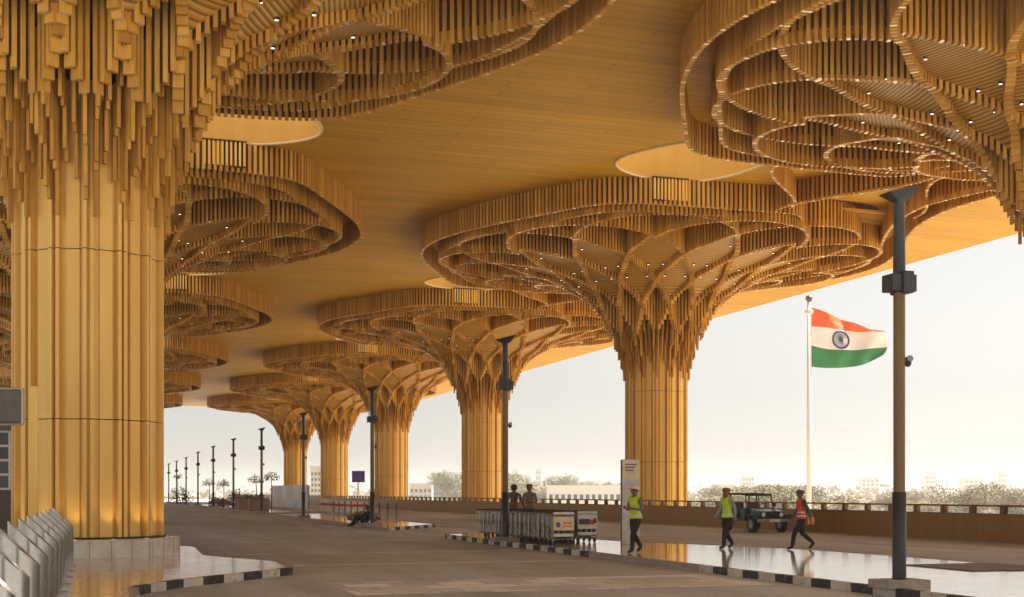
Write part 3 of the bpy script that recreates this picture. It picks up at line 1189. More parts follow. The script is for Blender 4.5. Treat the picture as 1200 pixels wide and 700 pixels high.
# ------------------------------------------------------------------ luggage trolleys
def trolley(loc, label, board=None):
    t = thing('luggage_trolley', label, 'trolley', loc, 0, 'nested luggage trolleys')
    # local: front (board) faces -y
    b = MB()
    r = 0.016
    for s_ in (-1, 1):
        b.tube([(0.33 * s_, 0.5, 0.98), (0.33 * s_, 0.45, 0.2), (0.31 * s_, -0.45, 0.14)], r, M['steel'], 6)
        b.tube([(0.33 * s_, 0.47, 0.62), (0.32 * s_, -0.1, 0.5), (0.31 * s_, -0.42, 0.3)], r, M['steel'], 6)
        b.tube([(0.31 * s_, -0.42, 0.14), (0.31 * s_, -0.44, 0.92)], r, M['steel'], 6)
        b.tube([(0.31 * s_, -0.44, 0.9), (0.33 * s_, 0.48, 0.96)], r, M['steeldull'], 6)
    for k in range(6):
        y_ = -0.42 + 0.16 * k
        b.tube([(-0.31, y_, 0.15), (0.31, y_, 0.15)], 0.012, M['steeldull'], 5)
    b.tube([(-0.31, -0.44, 0.92), (0.31, -0.44, 0.92)], r, M['steel'], 6)
    b.build('frame', t)
    b = MB()
    b.tube([(-0.36, 0.5, 0.98), (0.36, 0.5, 0.98)], 0.022, M['black'], 8)
    b.build('handle', t)
    b = MB()
    b.bbox((-0.3, -0.475, 0.47), (0.3, -0.455, 0.8), M['steeldull'], 0.008)
    b.build('end_board', t)
    for s_ in (-1, 1):
        b = MB()
        b.box((0.30 * s_ - 0.012, -0.4, 0.2), (0.30 * s_ + 0.012, -0.14, 0.86), M['steeldull'])
        b.build('side_panel', t)
    b = MB()
    for k in range(7):
        x = -0.27 + 0.09 * k
        b.tube([(x, 0.3, 0.68), (x, 0.46, 0.66), (x, 0.48, 0.9)], 0.007, M['steel'], 5)
    b.build('basket', t)
    for x, y_ in ((-0.28, -0.38), (0.28, -0.38), (0.0, 0.4)):
        b = MB()
        b.lathe([(0.0, -0.022), (0.07, -0.022), (0.075, 0), (0.07, 0.022), (0.0, 0.022)], M['black'], 14, Matrix.Translation((x, y_, 0.077)) @ Matrix.Rotation(R(90), 4, 'Y'))
        b.build('wheel', t)
    return t
NT = 17
tr_a = 'nested steel luggage trolley inside the near row at the kerb'
tr_b = 'nested steel luggage trolley inside the far row, behind the near row'
base = trolley((13.75, 37.1 + 0.45, 0.145), tr_a)
rows = []
for k in range(2, NT):
    dup(base, (13.75 + rnd.uniform(-0.02, 0.02), 37.1 + 0.45 * k, 0.145), rnd.uniform(-0.03, 0.03))
for k in range(1, 14):
    dup(base, (15.0 + rnd.uniform(-0.02, 0.02), 38.3 + 0.45 * k, 0.145), rnd.uniform(-0.03, 0.03), tr_b)
fa = dup(base, (13.75, 37.1, 0.145), 0, 'front trolley of the near row with a cream and orange advert board')
fb = dup(base, (15.0, 38.3, 0.145), 0, 'front trolley of the far row with a dark and red advert board')
for t_, kind in ((fa, 0), (fb, 1)):
    b = MB()
    if kind == 0:
        b.box((-0.33, -0.5, 0.44), (0.33, -0.48, 0.86), M['cream'])
        b.lathe([(0.0, 0), (0.07, 0.0), (0.07, 0.005)], M['blue'], 16, Matrix.Translation((-0.19, -0.504, 0.62)) @ Matrix.Rotation(R(90), 4, 'X'))
        b.box((-0.24, -0.505, 0.53), (-0.14, -0.502, 0.56), M['blue'])
        for j in range(4):
            b.box((-0.03 + 0.075 * j, -0.505, 0.62), (0.025 + 0.075 * j, -0.502, 0.7), M['orange'])
        b.box((-0.04, -0.505, 0.54), (0.26, -0.502, 0.58), M['orange'])
    else:
        b.box((-0.33, -0.5, 0.44), (0.33, -0.48, 0.9), M['white'])
        b.box((-0.3, -0.505, 0.58), (0.06, -0.502, 0.76), M['slate'])
        b.box((0.06, -0.506, 0.58), (0.22, -0.503, 0.74), M['red'])
        b.box((0.2, -0.507, 0.62), (0.3, -0.504, 0.78), M['slate'])
    b.build('advert_board', t_)
    b = MB()
    b.bbox((-0.33, -0.52, 0.92), (0.33, -0.42, 1.0), M['white'], 0.02)
    b.build('top_rail', t_)
    b = MB()
    b.bbox((-0.32, -0.5, 0.24), (0.32, -0.44, 0.34), M['white'], 0.02)
    b.build('bumper', t_)

# ------------------------------------------------------------------ open-top jeep
jp = thing('open_jeep', 'open top teal jeep with a green decal parked beside the parapet', 'jeep', (27.9, 50.4, 0.004), 0)
# local: front faces -y
b = MB()
b.bbox((-0.74, -0.55, 0.48), (0.74, 1.75, 0.62), M['teal'], 0.03)
for s_ in (-1, 1):
    b.bbox((0.74 * s_ - 0.04, 0.35, 0.6), (0.74 * s_ + 0.04, 1.75, 1.02), M['teal'], 0.02)
    b.bbox((0.74 * s_ - 0.04, -0.55, 0.6), (0.74 * s_ + 0.04, -0.2, 1.02), M['teal'], 0.02)
b.bbox((-0.74, 1.68, 0.6), (0.74, 1.76, 1.0), M['teal'], 0.02)
b.bbox((-0.74, -0.6, 0.6), (0.74, -0.5, 1.04), M['teal'], 0.02)
b.build('body_tub', jp)
b = MB()
poly = [(-0.62, -0.55), (-0.55, -1.62), (0.55, -1.62), (0.62, -0.55)]
n = 4
vs = [(x, y, 0.55) for x, y in poly] + [(-0.62, -0.55, 1.03), (-0.55, -1.62, 0.93), (0.55, -1.62, 0.93), (0.62, -0.55, 1.03)]
b.add(vs, [(0, 1, 5, 4), (1, 2, 6, 5), (2, 3, 7, 6), (3, 0, 4, 7), (4, 5, 6, 7)], M['teal'])
hd = b.build('bonnet', jp)
b = MB()
b.add([(-0.35, -1.2, 0.975), (0.2, -1.2, 0.975), (0.3, -0.75, 1.018), (-0.25, -0.75, 1.018)], [(0, 1, 2, 3)], M['green'])
b.build('decal', hd)
b = MB()
for k in range(7):
    b.box((-0.3 + 0.09 * k, -1.64, 0.62), (-0.26 + 0.09 * k, -1.625, 0.88), M['black'])
b.build('radiator_grille', jp)
for s_ in (-1, 1):
    b = MB()
    b.lathe([(0.0, 0.03), (0.07, 0.02), (0.095, 0.0)], M['lens'], 16, Matrix.Translation((0.43 * s_, -1.625, 0.78)) @ Matrix.Rotation(R(90), 4, 'X'))
    b.build('headlight', jp)
    b = MB()
    b.bbox((0.76 * s_ - 0.17, -1.6, 0.72), (0.76 * s_ + 0.17, -0.72, 0.8), M['teal'], 0.03)
    b.bbox((0.76 * s_ - 0.17, -1.66, 0.58), (0.76 * s_ + 0.17, -1.58, 0.8), M['teal'], 0.03)
    b.build('front_wing', jp)
    b = MB()
    b.bbox((0.4 * s_ - 0.24, 0.25, 0.62), (0.4 * s_ + 0.24, 0.75, 0.84), M['seat'], 0.04)
    b.bbox((0.4 * s_ - 0.24, 0.68, 0.8), (0.4 * s_ + 0.24, 0.82, 1.32), M['seat'], 0.04)
    b.build('seat', jp)
b = MB()
b.bbox((-0.8, -1.82, 0.46), (0.8, -1.7, 0.6), M['steeldull'], 0.02)
b.build('bumper', jp)
b = MB()
b.box((-0.24, -1.835, 0.47), (0.24, -1.823, 0.585), M['white'])
b.build('number_plate', jp)
for s_ in (-1, 1):
    b = MB()
    b.bbox((0.8 * s_ - 0.07, -0.42, 1.1), (0.8 * s_ + 0.07, -0.38, 1.28), M['black'], 0.015)
    b.build('wing_mirror', jp)
b = MB()
for s_ in (-1, 1):
    b.tube([(0.66 * s_, -0.52, 1.02), (0.62 * s_, -0.38, 1.62)], 0.03, M['black'], 8)
b.tube([(-0.66, -0.52, 1.04), (0.66, -0.52, 1.04)], 0.03, M['black'], 8)
b.tube([(-0.62, -0.38, 1.62), (0.62, -0.38, 1.62)], 0.035, M['black'], 8)
b.tube([(0, -0.5, 1.04), (0, -0.38, 1.62)], 0.018, M['black'], 8)
b.build('windscreen_frame', jp)
b = MB()
for s_ in (-1, 1):
    b.tube([(0.66 * s_, 0.95, 0.95), (0.64 * s_, 0.95, 1.68), (0.62 * s_, -0.38, 1.64)], 0.035, M['black'], 8)
    b.tube([(0.66 * s_, 1.7, 0.98), (0.64 * s_, 1.6, 1.66), (0.64 * s_, 0.95, 1.68)], 0.035, M['black'], 8)
b.tube([(-0.64, 0.95, 1.68), (0.64, 0.95, 1.68)], 0.035, M['black'], 8)
b.tube([(-0.64, 1.6, 1.66), (0.64, 1.6, 1.66)], 0.035, M['black'], 8)
b.build('roll_cage', jp)
b = MB()
b.lathe([(0.15, 0.0), (0.18, 0.02), (0.17, 0.03)], M['black'], 18, Matrix.Translation((0.4, -0.1, 1.08)) @ Matrix.Rotation(R(65), 4, 'X'))
b.build('steering_wheel', jp)
for x, y_ in ((-0.7, -1.15), (0.7, -1.15), (-0.7, 1.2), (0.7, 1.2)):
    mt = Matrix.Translation((x, y_, 0.37)) @ Matrix.Rotation(R(90), 4, 'Y')
    b = MB()
    b.lathe([(0.2, -0.11), (0.35, -0.11), (0.37, -0.08), (0.37, 0.08), (0.35, 0.11), (0.2, 0.11)], M['black'], 24, mt)
    w_ = b.build('wheel', jp, True)
    b = MB()
    b.lathe([(0.0, -0.07), (0.12, -0.08), (0.21, -0.1), (0.21, 0.1), (0.12, 0.08), (0.0, 0.07)], M['steeldull'], 20, mt)
    b.build('rim', w_)
mt = Matrix.Translation((0.2, 1.9, 0.85)) @ Matrix.Rotation(R(90), 4, 'X')
b = MB()
b.lathe([(0.0, -0.08), (0.2, -0.1), (0.34, -0.1), (0.36, 0), (0.34, 0.1), (0.0, 0.1)], M['black'], 24, mt)
b.build('spare_wheel', jp, True)

def at(px, py, z):
    """plan position of a photograph pixel at camera depth z (used once per far object to place it)"""
    X = z * (px - 600) / 1500
    return (X * math.cos(THETA) + z * math.sin(THETA), z * math.cos(THETA) - X * math.sin(THETA), 1.75 + (577 - py) * z / 1500)

# ------------------------------------------------------------------ people
def seg_dist(p, a, b_):
    ab = b_ - a
    t = max(0, min(1, (p - a).dot(ab) / max(1e-9, ab.length_squared)))
    return (p - (a + ab * t)).length

def person(label, loc, heading, J, cloth, height=1.72, vest=None, head='hair', extra=None):
    """J: joint positions for a 1.72 m body (x right, y forward, z up); one skinned continuous body"""
    rad = {'pelvis': .135, 'waist': .125, 'chest': .15, 'collar': .1, 'neck': .052, 'jaw': .075, 'skull': .1, 'crown': .075,
           'shoulder': .066, 'elbow': .045, 'wrist': .03, 'palm': .038, 'hip': .118, 'thigh': .09, 'knee': .078, 'calf': .074, 'ankle': .055, 'heel': .045, 'toe': .035}
    names, edges = [], []
    order = [('pelvis', None), ('waist', 'pelvis'), ('chest', 'waist'), ('collar', 'chest'), ('neck', 'collar'), ('jaw', 'neck'), ('skull', 'jaw'), ('crown', 'skull')]
    for s_ in 'LR':
        order += [('shoulder' + s_, 'collar'), ('elbow' + s_, 'shoulder' + s_), ('wrist' + s_, 'elbow' + s_), ('palm' + s_, 'wrist' + s_),
                  ('hip' + s_, 'pelvis'), ('knee' + s_, 'hip' + s_), ('calf' + s_, 'knee' + s_), ('ankle' + s_, 'calf' + s_), ('toe' + s_, 'ankle' + s_)]
    P = {k: Vector(v) for k, v in J.items()}
    for s_ in 'LR':
        if 'calf' + s_ not in P:
            P['calf' + s_] = P['knee' + s_].lerp(P['ankle' + s_], 0.35)
        if 'palm' + s_ not in P:
            P['palm' + s_] = P['wrist' + s_] + (P['wrist' + s_] - P['elbow' + s_]).normalized() * 0.08
    me = bpy.data.meshes.new('person')
    idx = {n: i for i, (n, _) in enumerate(order)}
    me.from_pydata([P[n] for n, _ in order], [(idx[n], idx[p]) for n, p in order if p], [])
    tmp = bpy.data.objects.new('tmp', me)
    COL.objects.link(tmp)
    sk = tmp.modifiers.new('skin', 'SKIN')
    sk.use_smooth_shade = True
    for i, (n, _) in enumerate(order):
        base = n[:-1] if n[-1] in 'LR' else n
        r = rad[base]
        d = me.skin_vertices[0].data[i]
        d.radius = (r, r * (0.72 if base in ('chest', 'waist', 'collar') else 1.0))
        d.use_root = (i == 0)
    ss = tmp.modifiers.new('sub', 'SUBSURF')
    ss.levels = 2
    ss.render_levels = 2
    dg = bpy.context.evaluated_depsgraph_get()
    dg.update()
    bodym = bpy.data.meshes.new_from_object(tmp.evaluated_get(dg))
    bpy.data.objects.remove(tmp)
    # clothing colours by nearest bone
    reg = {'legs': [], 'top': [], 'skin': [], 'shoe': []}
    for n, p in order:
        if not p:
            continue
        base = n[:-1] if n[-1] in 'LR' else n
        g = 'legs' if base in ('hip', 'knee', 'calf', 'ankle') else 'shoe' if base == 'toe' else 'top' if base in ('waist', 'chest', 'collar', 'shoulder', 'elbow', 'wrist') else 'skin'
        reg[g].append((P[n], P[p], base))
    mats = [M['skin'], cloth['top'], cloth['legs'], M['shoe']]
    bodym.materials.clear()
    for mt in mats:
        bodym.materials.append(mt)
    torso_faces = []
    for poly in bodym.polygons:
        c = poly.center
        best, bg_, bb = 9, 'skin', ''
        for g, L in reg.items():
            for a, q, base in L:
                d = seg_dist(c, a, q) - rad[base] * 0.5
                if d < best:
                    best, bg_, bb = d, g, base
        poly.material_index = {'skin': 0, 'top': 1, 'legs': 2, 'shoe': 3}[bg_]
        poly.use_smooth = True
        if bb in ('waist', 'chest', 'collar') or (bb == 'shoulder' and abs(c.x) < 0.2) or (bg_ == 'legs' and bb == 'hip' and c.z > P['pelvis'].z + 0.0):
            torso_faces.append(poly.index)
    # fingers, nose, ears, eyes joined into the same body mesh
    ex = MB()
    for s_, sg_ in (('L', -1), ('R', 1)):
        d = (P['palm' + s_] - P['wrist' + s_]).normalized()
        side = d.cross(Vector((0, 1, 0.3))).normalized()
        curl = side.cross(d).normalized()
        for k, (off, ln) in enumerate(((-0.027, 0.06), (-0.009, 0.075), (0.009, 0.07), (0.026, 0.055))):
            a = P['palm' + s_] + side * off + d * 0.01
            ex.tube([a, a + d * ln * 0.6 + curl * 0.004, a + d * ln + curl * 0.02], [0.0095, 0.009, 0.007], M['skin'], 6)
        a = P['wrist' + s_] + d * 0.035
        ex.tube([a, a + side * -0.04 + d * 0.03, a + side * -0.045 + d * 0.065], [0.012, 0.011, 0.008], M['skin'], 6)
    hc = P['skull']
    up = (P['crown'] - P['jaw']).normalized()
    fw = Vector((0, 1, 0))
    fw = (fw - up * fw.dot(up)).normalized()
    rt = fw.cross(up)
    ex.tube([hc + fw * 0.085 + up * 0.0, hc + fw * 0.118 - up * 0.035], [0.012, 0.019], M['skin'], 8)
    ex.tube([hc + fw * 0.092 - up * 0.065 - rt * 0.025, hc + fw * 0.097 - up * 0.067, hc + fw * 0.092 - up * 0.065 + rt * 0.025], 0.008, M['hair'], 6)
    for q in (-1, 1):
        ex.lathe([(0, -0.013), (0.011, -0.006), (0.013, 0.0), (0.011, 0.006), (0, 0.013)], M['black'], 8, Matrix.Translation(hc + fw * 0.086 + rt * 0.033 * q + up * 0.01))
        ex.tube([hc + rt * 0.093 * q + up * 0.015, hc + rt * 0.108 * q - fw * 0.012 - up * 0.025], [0.022, 0.014], M['skin'], 8)
    exm = ex.mesh('extra', True)
    bm = bmesh.new()
    bm.from_mesh(bodym)
    nb = len(bodym.materials)
    bm2 = bmesh.new()
    bm2.from_mesh(exm)
    for mt in exm.materials:
        bodym.materials.append(mt)
    vmap = {v: bm.verts.new(v.co) for v in bm2.verts}
    for f in bm2.faces:
        try:
            nf = bm.faces.new([vmap[v] for v in f.verts])
            nf.material_index = f.material_index + nb
            nf.smooth = True
        except ValueError:
            pass
    bm2.free()
    scl = height / 1.72
    root = thing('person', label, 'person', (loc[0], loc[1], loc[2] - 0.016), heading)
    root.scale = (scl, scl, scl)
    # vest: the torso skin pushed out
    if vest:
        bmv = bmesh.new()
        bmv.from_mesh(bodym)
        zp = P['pelvis'].z
        for k_, (z_, cl) in enumerate(((zp - 0.03, True), (zp + 0.03, False), (zp + 0.075, False), (zp + 0.14, False), (zp + 0.185, False))):
            bmesh.ops.bisect_plane(bmv, geom=bmv.verts[:] + bmv.edges[:] + bmv.faces[:], plane_co=(0, 0, z_), plane_no=(0, 0, 1), clear_inner=cl)
        for sx in (-1, 1):
            xs_ = abs(P['shoulderR'].x) * 1.02
            bmesh.ops.bisect_plane(bmv, geom=bmv.verts[:] + bmv.edges[:] + bmv.faces[:], plane_co=(sx * xs_, 0, 0), plane_no=(sx, 0, 0), clear_outer=True)
        bad = []
        for f in bmv.faces:
            c = f.calc_center_median()
            best, ok = 9, False
            for g, L in reg.items():
                for a, q_, base in L:
                    d = seg_dist(c, a, q_) - rad[base] * 0.5
                    if d < best:
                        best, ok = d, base in ('waist', 'chest', 'collar', 'shoulder', 'hip')
            if not ok:
                bad.append(f)
        bmesh.ops.delete(bmv, geom=bad, context='FACES')
        bmv.normal_update()
        mv = [(v, v.normal.copy()) for v in bmv.verts]
        for v, nr in mv:
            v.co += nr * 0.02
        for f in bmv.faces:
            zc = f.calc_center_median().z - zp
            f.material_index = 1 if 0.14 < zc < 0.185 or 0.03 < zc < 0.075 else 0
            f.smooth = True
        vm = bpy.data.meshes.new('vest')
        vm.materials.append(vest)
        vm.materials.append(M['reflect'])
        bmv.to_mesh(vm)
        bmv.free()
        place('vest', vm, root)
    bm.to_mesh(bodym)
    bm.free()
    place('body', bodym, root)
    rotm = Matrix.Translation(hc) @ Matrix(((rt.x, fw.x, up.x, 0), (rt.y, fw.y, up.y, 0), (rt.z, fw.z, up.z, 0), (0, 0, 0, 1)))
    hb = MB()
    if head == 'helmet':
        hb.lathe([(0.125, 0.035), (0.128, 0.05), (0.12, 0.1), (0.09, 0.145), (0.045, 0.165), (0.0, 0.17)], M['helmet'], 20, rotm)
        hb.lathe([(0.15, 0.03), (0.152, 0.036), (0.12, 0.045)], M['helmet'], 20, rotm @ Matrix.Translation((0, 0.018, 0)))
        hb.build('helmet', root, True)
    elif head == 'cap':
        hb.lathe([(0.113, 0.03), (0.12, 0.07), (0.11, 0.11), (0.06, 0.13), (0.0, 0.135)], cloth.get('cap', M['khaki']), 20, rotm)
        hb.lathe([(0.0, 0.035), (0.08, 0.037), (0.085, 0.03)], cloth.get('cap', M['khaki']), 16, rotm @ Matrix.Translation((0, 0.1, 0)))
        hb.build('cap', root, True)
    else:
        hb.lathe([(0.1, -0.05), (0.112, -0.01), (0.116, 0.04), (0.105, 0.085), (0.06, 0.118), (0.0, 0.125)], M['hair'], 20, rotm @ Matrix.Translation((0, -0.014, 0.0)) @ Matrix.Rotation(R(14), 4, 'X'))
        hb.build('hair', root, True)
    return root

def stand(stride=0.0, armL=None, armR=None, lean=0.02):
    J = dict(pelvis=(0, 0, .93), waist=(0, .01 + lean * 0.3, 1.06), chest=(0, .01 + lean, 1.26), collar=(0, lean, 1.41), neck=(0, .01 + lean, 1.485),
             jaw=(0, .035 + lean, 1.55), skull=(0, .025 + lean, 1.615), crown=(0, .015 + lean, 1.665))
    a = stride
    J.update(shoulderL=(-.185, lean, 1.4), shoulderR=(.185, lean, 1.4))
    J.update(elbowL=(-.235, -.03 + lean - a * 0.12, 1.12), elbowR=(.235, -.03 + lean + a * 0.12, 1.12))
    J.update(wristL=(-.235, .06 + lean - a * 0.25, .88), wristR=(.235, .06 + lean + a * 0.3, .89))
    if armL:
        J.update(elbowL=armL[0], wristL=armL[1])
    if armR:
        J.update(elbowR=armR[0], wristR=armR[1])
    # left leg forward for stride > 0
    J.update(hipL=(-.09, 0, .88), hipR=(.09, 0, .88))
    J.update(kneeL=(-.095, .03 + a * 0.24, .5 + 0.0), ankleL=(-.095, a * 0.34, .085), toeL=(-.1, a * 0.34 + .17, .04))
    J.update(kneeR=(.095, .05 - a * 0.1, .49), ankleR=(.095, -a * 0.42 - 0.0, .085 + abs(a) * 0.1), toeR=(.1, -a * 0.42 + .15, .035 + 0.0))
    return J

HEAD_L = PI / 2 - THETA      # walking towards the left of the picture
w1 = person('worker in a yellow vest and white helmet walking beside the totem', (13.75, 31.2, 0.147), HEAD_L + 0.75,
            stand(0.75, armL=((-.25, .02, 1.13), (-.12, .27, 1.16)), armR=((.25, .0, 1.13), (.1, .28, 1.18))),
            dict(top=M['shirt_grey'], legs=M['navy']), 1.76, M['hivis'], 'helmet')
w2 = person('capped worker in a yellow vest over a pale shirt, walking in front of the jeep', (17.2, 32.6, 0.147), HEAD_L + 0.55,
            stand(0.65), dict(top=M['shirt_check'], legs=M['navy'], cap=M['khaki2']), 1.72, M['hivis'], 'cap')
w3 = person('worker in a red vest striding past the right side of the jeep', (19.0, 31.6, 0.147), HEAD_L + 0.2,
            stand(1.0, armR=((.25, .04, 1.13), (.2, .2, .95))), dict(top=M['shirt_teal'], legs=M['navy'], cap=M['khaki']), 1.66, M['redvest'], 'cap')
bag = MB()
bag.bbox((-0.12, -0.06, -0.12), (0.12, 0.06, 0.1), M['orange'], 0.03)
bag.tube([(-0.08, 0, 0.08), (-0.06, 0, 0.22), (0.06, 0, 0.22), (0.08, 0, 0.08)], 0.012, M['orange'], 6)
bo = bag.build('carry_bag', loc=(19.35, 31.75, 0.95))
tag(bo, 'small orange bag carried by the worker in the red vest', 'bag')
g1 = person('bareheaded man in brown uniform standing behind the trolleys, beside the lamp post', (*at(602, 600, 48.5)[:2], 0.147), HEAD_L - 2.0,
            stand(0.05, armL=((-.27, .03, 1.14), (-.2, .25, 1.03)), armR=((.3, .02, 1.16), (.3, .2, .98))), dict(top=M['khaki'], legs=M['khaki']), 1.9, None, 'hair')
g2 = person('man in mottled uniform and cap standing behind the middle of the trolley row', (*at(621, 600, 48.0)[:2], 0.147), HEAD_L + 1.1,
            stand(0.05, armL=((-.27, .03, 1.14), (-.08, .25, 1.15)), armR=((.27, .02, 1.14), (.08, .26, 1.2))), dict(top=M['khaki2'], legs=M['khaki'], cap=M['khaki2']), 1.9, None, 'cap')
SIT = dict(pelvis=(0, 0, .13), waist=(0, -.05, .26), chest=(0, -.1, .45), collar=(0, -.1, .6), neck=(0, -.08, .67), jaw=(0, -.04, .735), skull=(0, -.05, .8), crown=(0, -.06, .85),
           shoulderL=(-.185, -.1, .59), shoulderR=(.185, -.1, .59), elbowL=(-.24, .1, .42), elbowR=(.24, .1, .42), wristL=(-.17, .32, .48), wristR=(.17, .32, .48),
           hipL=(-.1, .03, .12), hipR=(.1, .03, .12), kneeL=(-.14, .42, .42), kneeR=(.14, .44, .38), ankleL=(-.12, .68, .04), ankleR=(.12, .72, .03), toeL=(-.13, .86, -.03), toeR=(.13, .9, -.03))
person('person in dark clothes sitting on the kerb of the far island', (12.85, 61.6, 0.16), HEAD_L + 0.5, SIT,
       dict(top=M['navy'], legs=M['navy']), 1.8, None, 'hair')

# ------------------------------------------------------------------ flag pole beyond the deck
fx, fy, fz = at(948, 345, 150)
fp = thing('flag_pole', 'tall white flag pole rising beyond the parapet', 'flag pole', (fx, fy, -7))
b = MB()
b.tube([(0, 0, 0), (0, 0, fz + 6.2)], [0.33, 0.2], M['white'], 14)
b.build('pole', fp, True)
b = MB()
b.lathe([(0.1, fz + 6.1), (0.3, fz + 6.2), (0.42, fz + 6.5), (0.3, fz + 6.8), (0.0, fz + 6.9)], M['polegold'], 14)
b.lathe([(0.25, fz + 4.6), (0.5, fz + 4.7), (0.5, fz + 5.1), (0.25, fz + 5.2)], M['white'], 14)
b.build('finial', fp, True)
b = MB()
b.bbox((-1.5, -1.5, 0), (1.5, 1.5, 0.8), M['kerb_g'], 0.1)
b.build('base', fp)
fl = thing('national_flag', 'Indian tricolour flag with a navy wheel flying from the tall pole', 'flag', (fx, fy, 0), -THETA)
def flag_pt(s_, v):
    """s 0..1 hoist to fly, v 0..3 bottom to top in stripes"""
    top = 23.4 - 3.1 * s_ ** 1.15
    b2 = 21.2 - 1.1 * s_ ** 1.3 - 0.35 * math.sin(s_ * 5) * s_
    b1 = 18.95 - 0.6 * s_ - 0.35 * math.sin(s_ * 4.5)
    bot = 16.45 - 0.15 * math.sin(s_ * 5) + 1.25 * max(0, s_ - 0.55) / 0.45 * max(0, s_ - 0.55) / 0.45
    lv = [bot, b1, b2, top]
    i = min(2, int(v))
    z = lv[i] + (lv[i + 1] - lv[i]) * (v - i)
    x = 0.3 + 8.3 * s_ + 0.5 * s_ * math.sin(v * 1.1 + 0.2) - 0.35 * s_ * (1 if v > 2.4 else 0)
    y_ = 0.8 * math.sin(s_ * 9 + v * 1.2) * s_ ** 0.7 + 0.4 * math.sin(s_ * 17 - v * 2) * s_
    return Vector((x, y_, z))
b = MB()
NS, NV = 56, 30
vs = [flag_pt(i / NS, 3 * j / NV) for j in range(NV + 1) for i in range(NS + 1)]
for j in range(NV):
    mt = (M['flaggreen'], M['flagwhite'], M['saffron'])[min(2, int(3 * (j + 0.5) / NV))]
    k = b.mi(mt)
    for i in range(NS):
        b.f.append((j * (NS + 1) + i, j * (NS + 1) + i + 1, (j + 1) * (NS + 1) + i + 1, (j + 1) * (NS + 1) + i))
        b.m.append(k)
b.v = [tuple(p) for p in vs]
fo = b.build('cloth', fl, True)
so = fo.modifiers.new('thickness', 'SOLIDIFY')
so.thickness = 0.02
b = MB()
for yo in (-0.05, 0.05):
    ctr_s, ctr_v, rs_, rv = 0.385, 1.5, 0.105, 0.42
    ring = [flag_pt(ctr_s + rs_ * math.cos(t * PI / 20), ctr_v + rv * math.sin(t * PI / 20)) + Vector((0, yo, 0)) for t in range(41)]
    b.tube(ring, 0.1, M['chakra'], 6, False)
    c = flag_pt(ctr_s, ctr_v) + Vector((0, yo, 0))
    b.tube([c + Vector((-0.13, 0, 0)), c + Vector((0.13, 0, 0))], 0.13, M['chakra'], 8)
    for t in range(24):
        e = flag_pt(ctr_s + rs_ * math.cos(t * PI / 12), ctr_v + rv * math.sin(t * PI / 12)) + Vector((0, yo, 0))
        b.tube([c, e], 0.022, M['chakra'], 4, False)
b.build('wheel_emblem', fl)

# ------------------------------------------------------------------ far trees
def crown_mesh(r, h, n, mat, seed, size):
    q = random.Random(seed)
    b = MB()
    blobs = [(q.uniform(-0.55, 0.55) * r, q.uniform(-0.55, 0.55) * r, q.uniform(0.25, 0.8) * h, q.uniform(0.35, 0.6) * r) for _ in range(9)]
    for k in range(n):
        bx, by, bz, br = q.choice(blobs)
        d = Vector((q.gauss(0, 1), q.gauss(0, 1), q.gauss(0, 1))).normalized()
        rr = br * q.uniform(0.6, 1.08)
        c = Vector((bx, by, bz)) + Vector((d.x * rr, d.y * rr, d.z * rr * 0.75))
        u_ = Vector((q.gauss(0, 1), q.gauss(0, 1), q.gauss(0, 1))).normalized()
        v_ = u_.cross(d + Vector((0.1, 0.2, 0.3))).normalized()
        s_ = size * q.uniform(0.6, 1.3)
        b.face([c - u_ * s_, c + v_ * s_ * 0.6, c + u_ * s_, c - v_ * s_ * 0.6], mat)
    return b.mesh('crown')
def trunk_mesh(h, r):
    b = MB()
    b.tube([(0, 0, 0), (0.1, 0.05, h * 0.5), (0.05, 0.1, h)], [r, r * 0.75, r * 0.5], M['bark'], 8)
    for k in range(5):
        a = k * 1.3
        b.tube([(0.07, 0.07, h * 0.75), (math.cos(a) * h * 0.3, math.sin(a) * h * 0.3, h * 1.25)], [r * 0.5, r * 0.15], M['bark'], 6)
    return b.mesh('trunk')
protos = []
for k in range(5):
    hh = (8.0, 9.5, 7.0, 11.0, 8.5)[k]
    protos.append((trunk_mesh(hh * 0.35, 0.3), crown_mesh(hh * 0.62, hh * 0.85, 3600, M['leaf'] if k % 2 else M['leafdry'], 20 + k, 0.26), hh))
def tree(loc, k, s_, rot, label):
    t = thing('tree', label, 'tree', loc, rot, 'hazy trees beyond the parapet')
    t.scale = (s_, s_, s_ * 0.95)
    tm, cm, hh = protos[k]
    place('trunk', tm, t)
    place('crown', cm, t, (0, 0, hh * 0.22))
    return t
q = random.Random(3)
for k in range(70):
    px = 800 + 470 * (k + q.uniform(-0.3, 0.3)) / 70 * 0.98
    z = q.uniform(240, 380)
    x, y, _ = at(px, 577, z)
    tree((x, y, -7), q.randrange(5), q.uniform(0.64, 1.06) * (0.8 + z / 1500), q.uniform(0, 6), 'dusty olive tree in the hazy belt beyond the parapet')
for k in range(26):
    px = 530 + 190 * k / 26 + q.uniform(-4, 4)
    z = q.uniform(520, 640)
    x, y, _ = at(px, 577, z)
    tree((x, y, -7), q.randrange(5), q.uniform(1.2, 1.75), q.uniform(0, 6), 'small far tree behind the long white building')
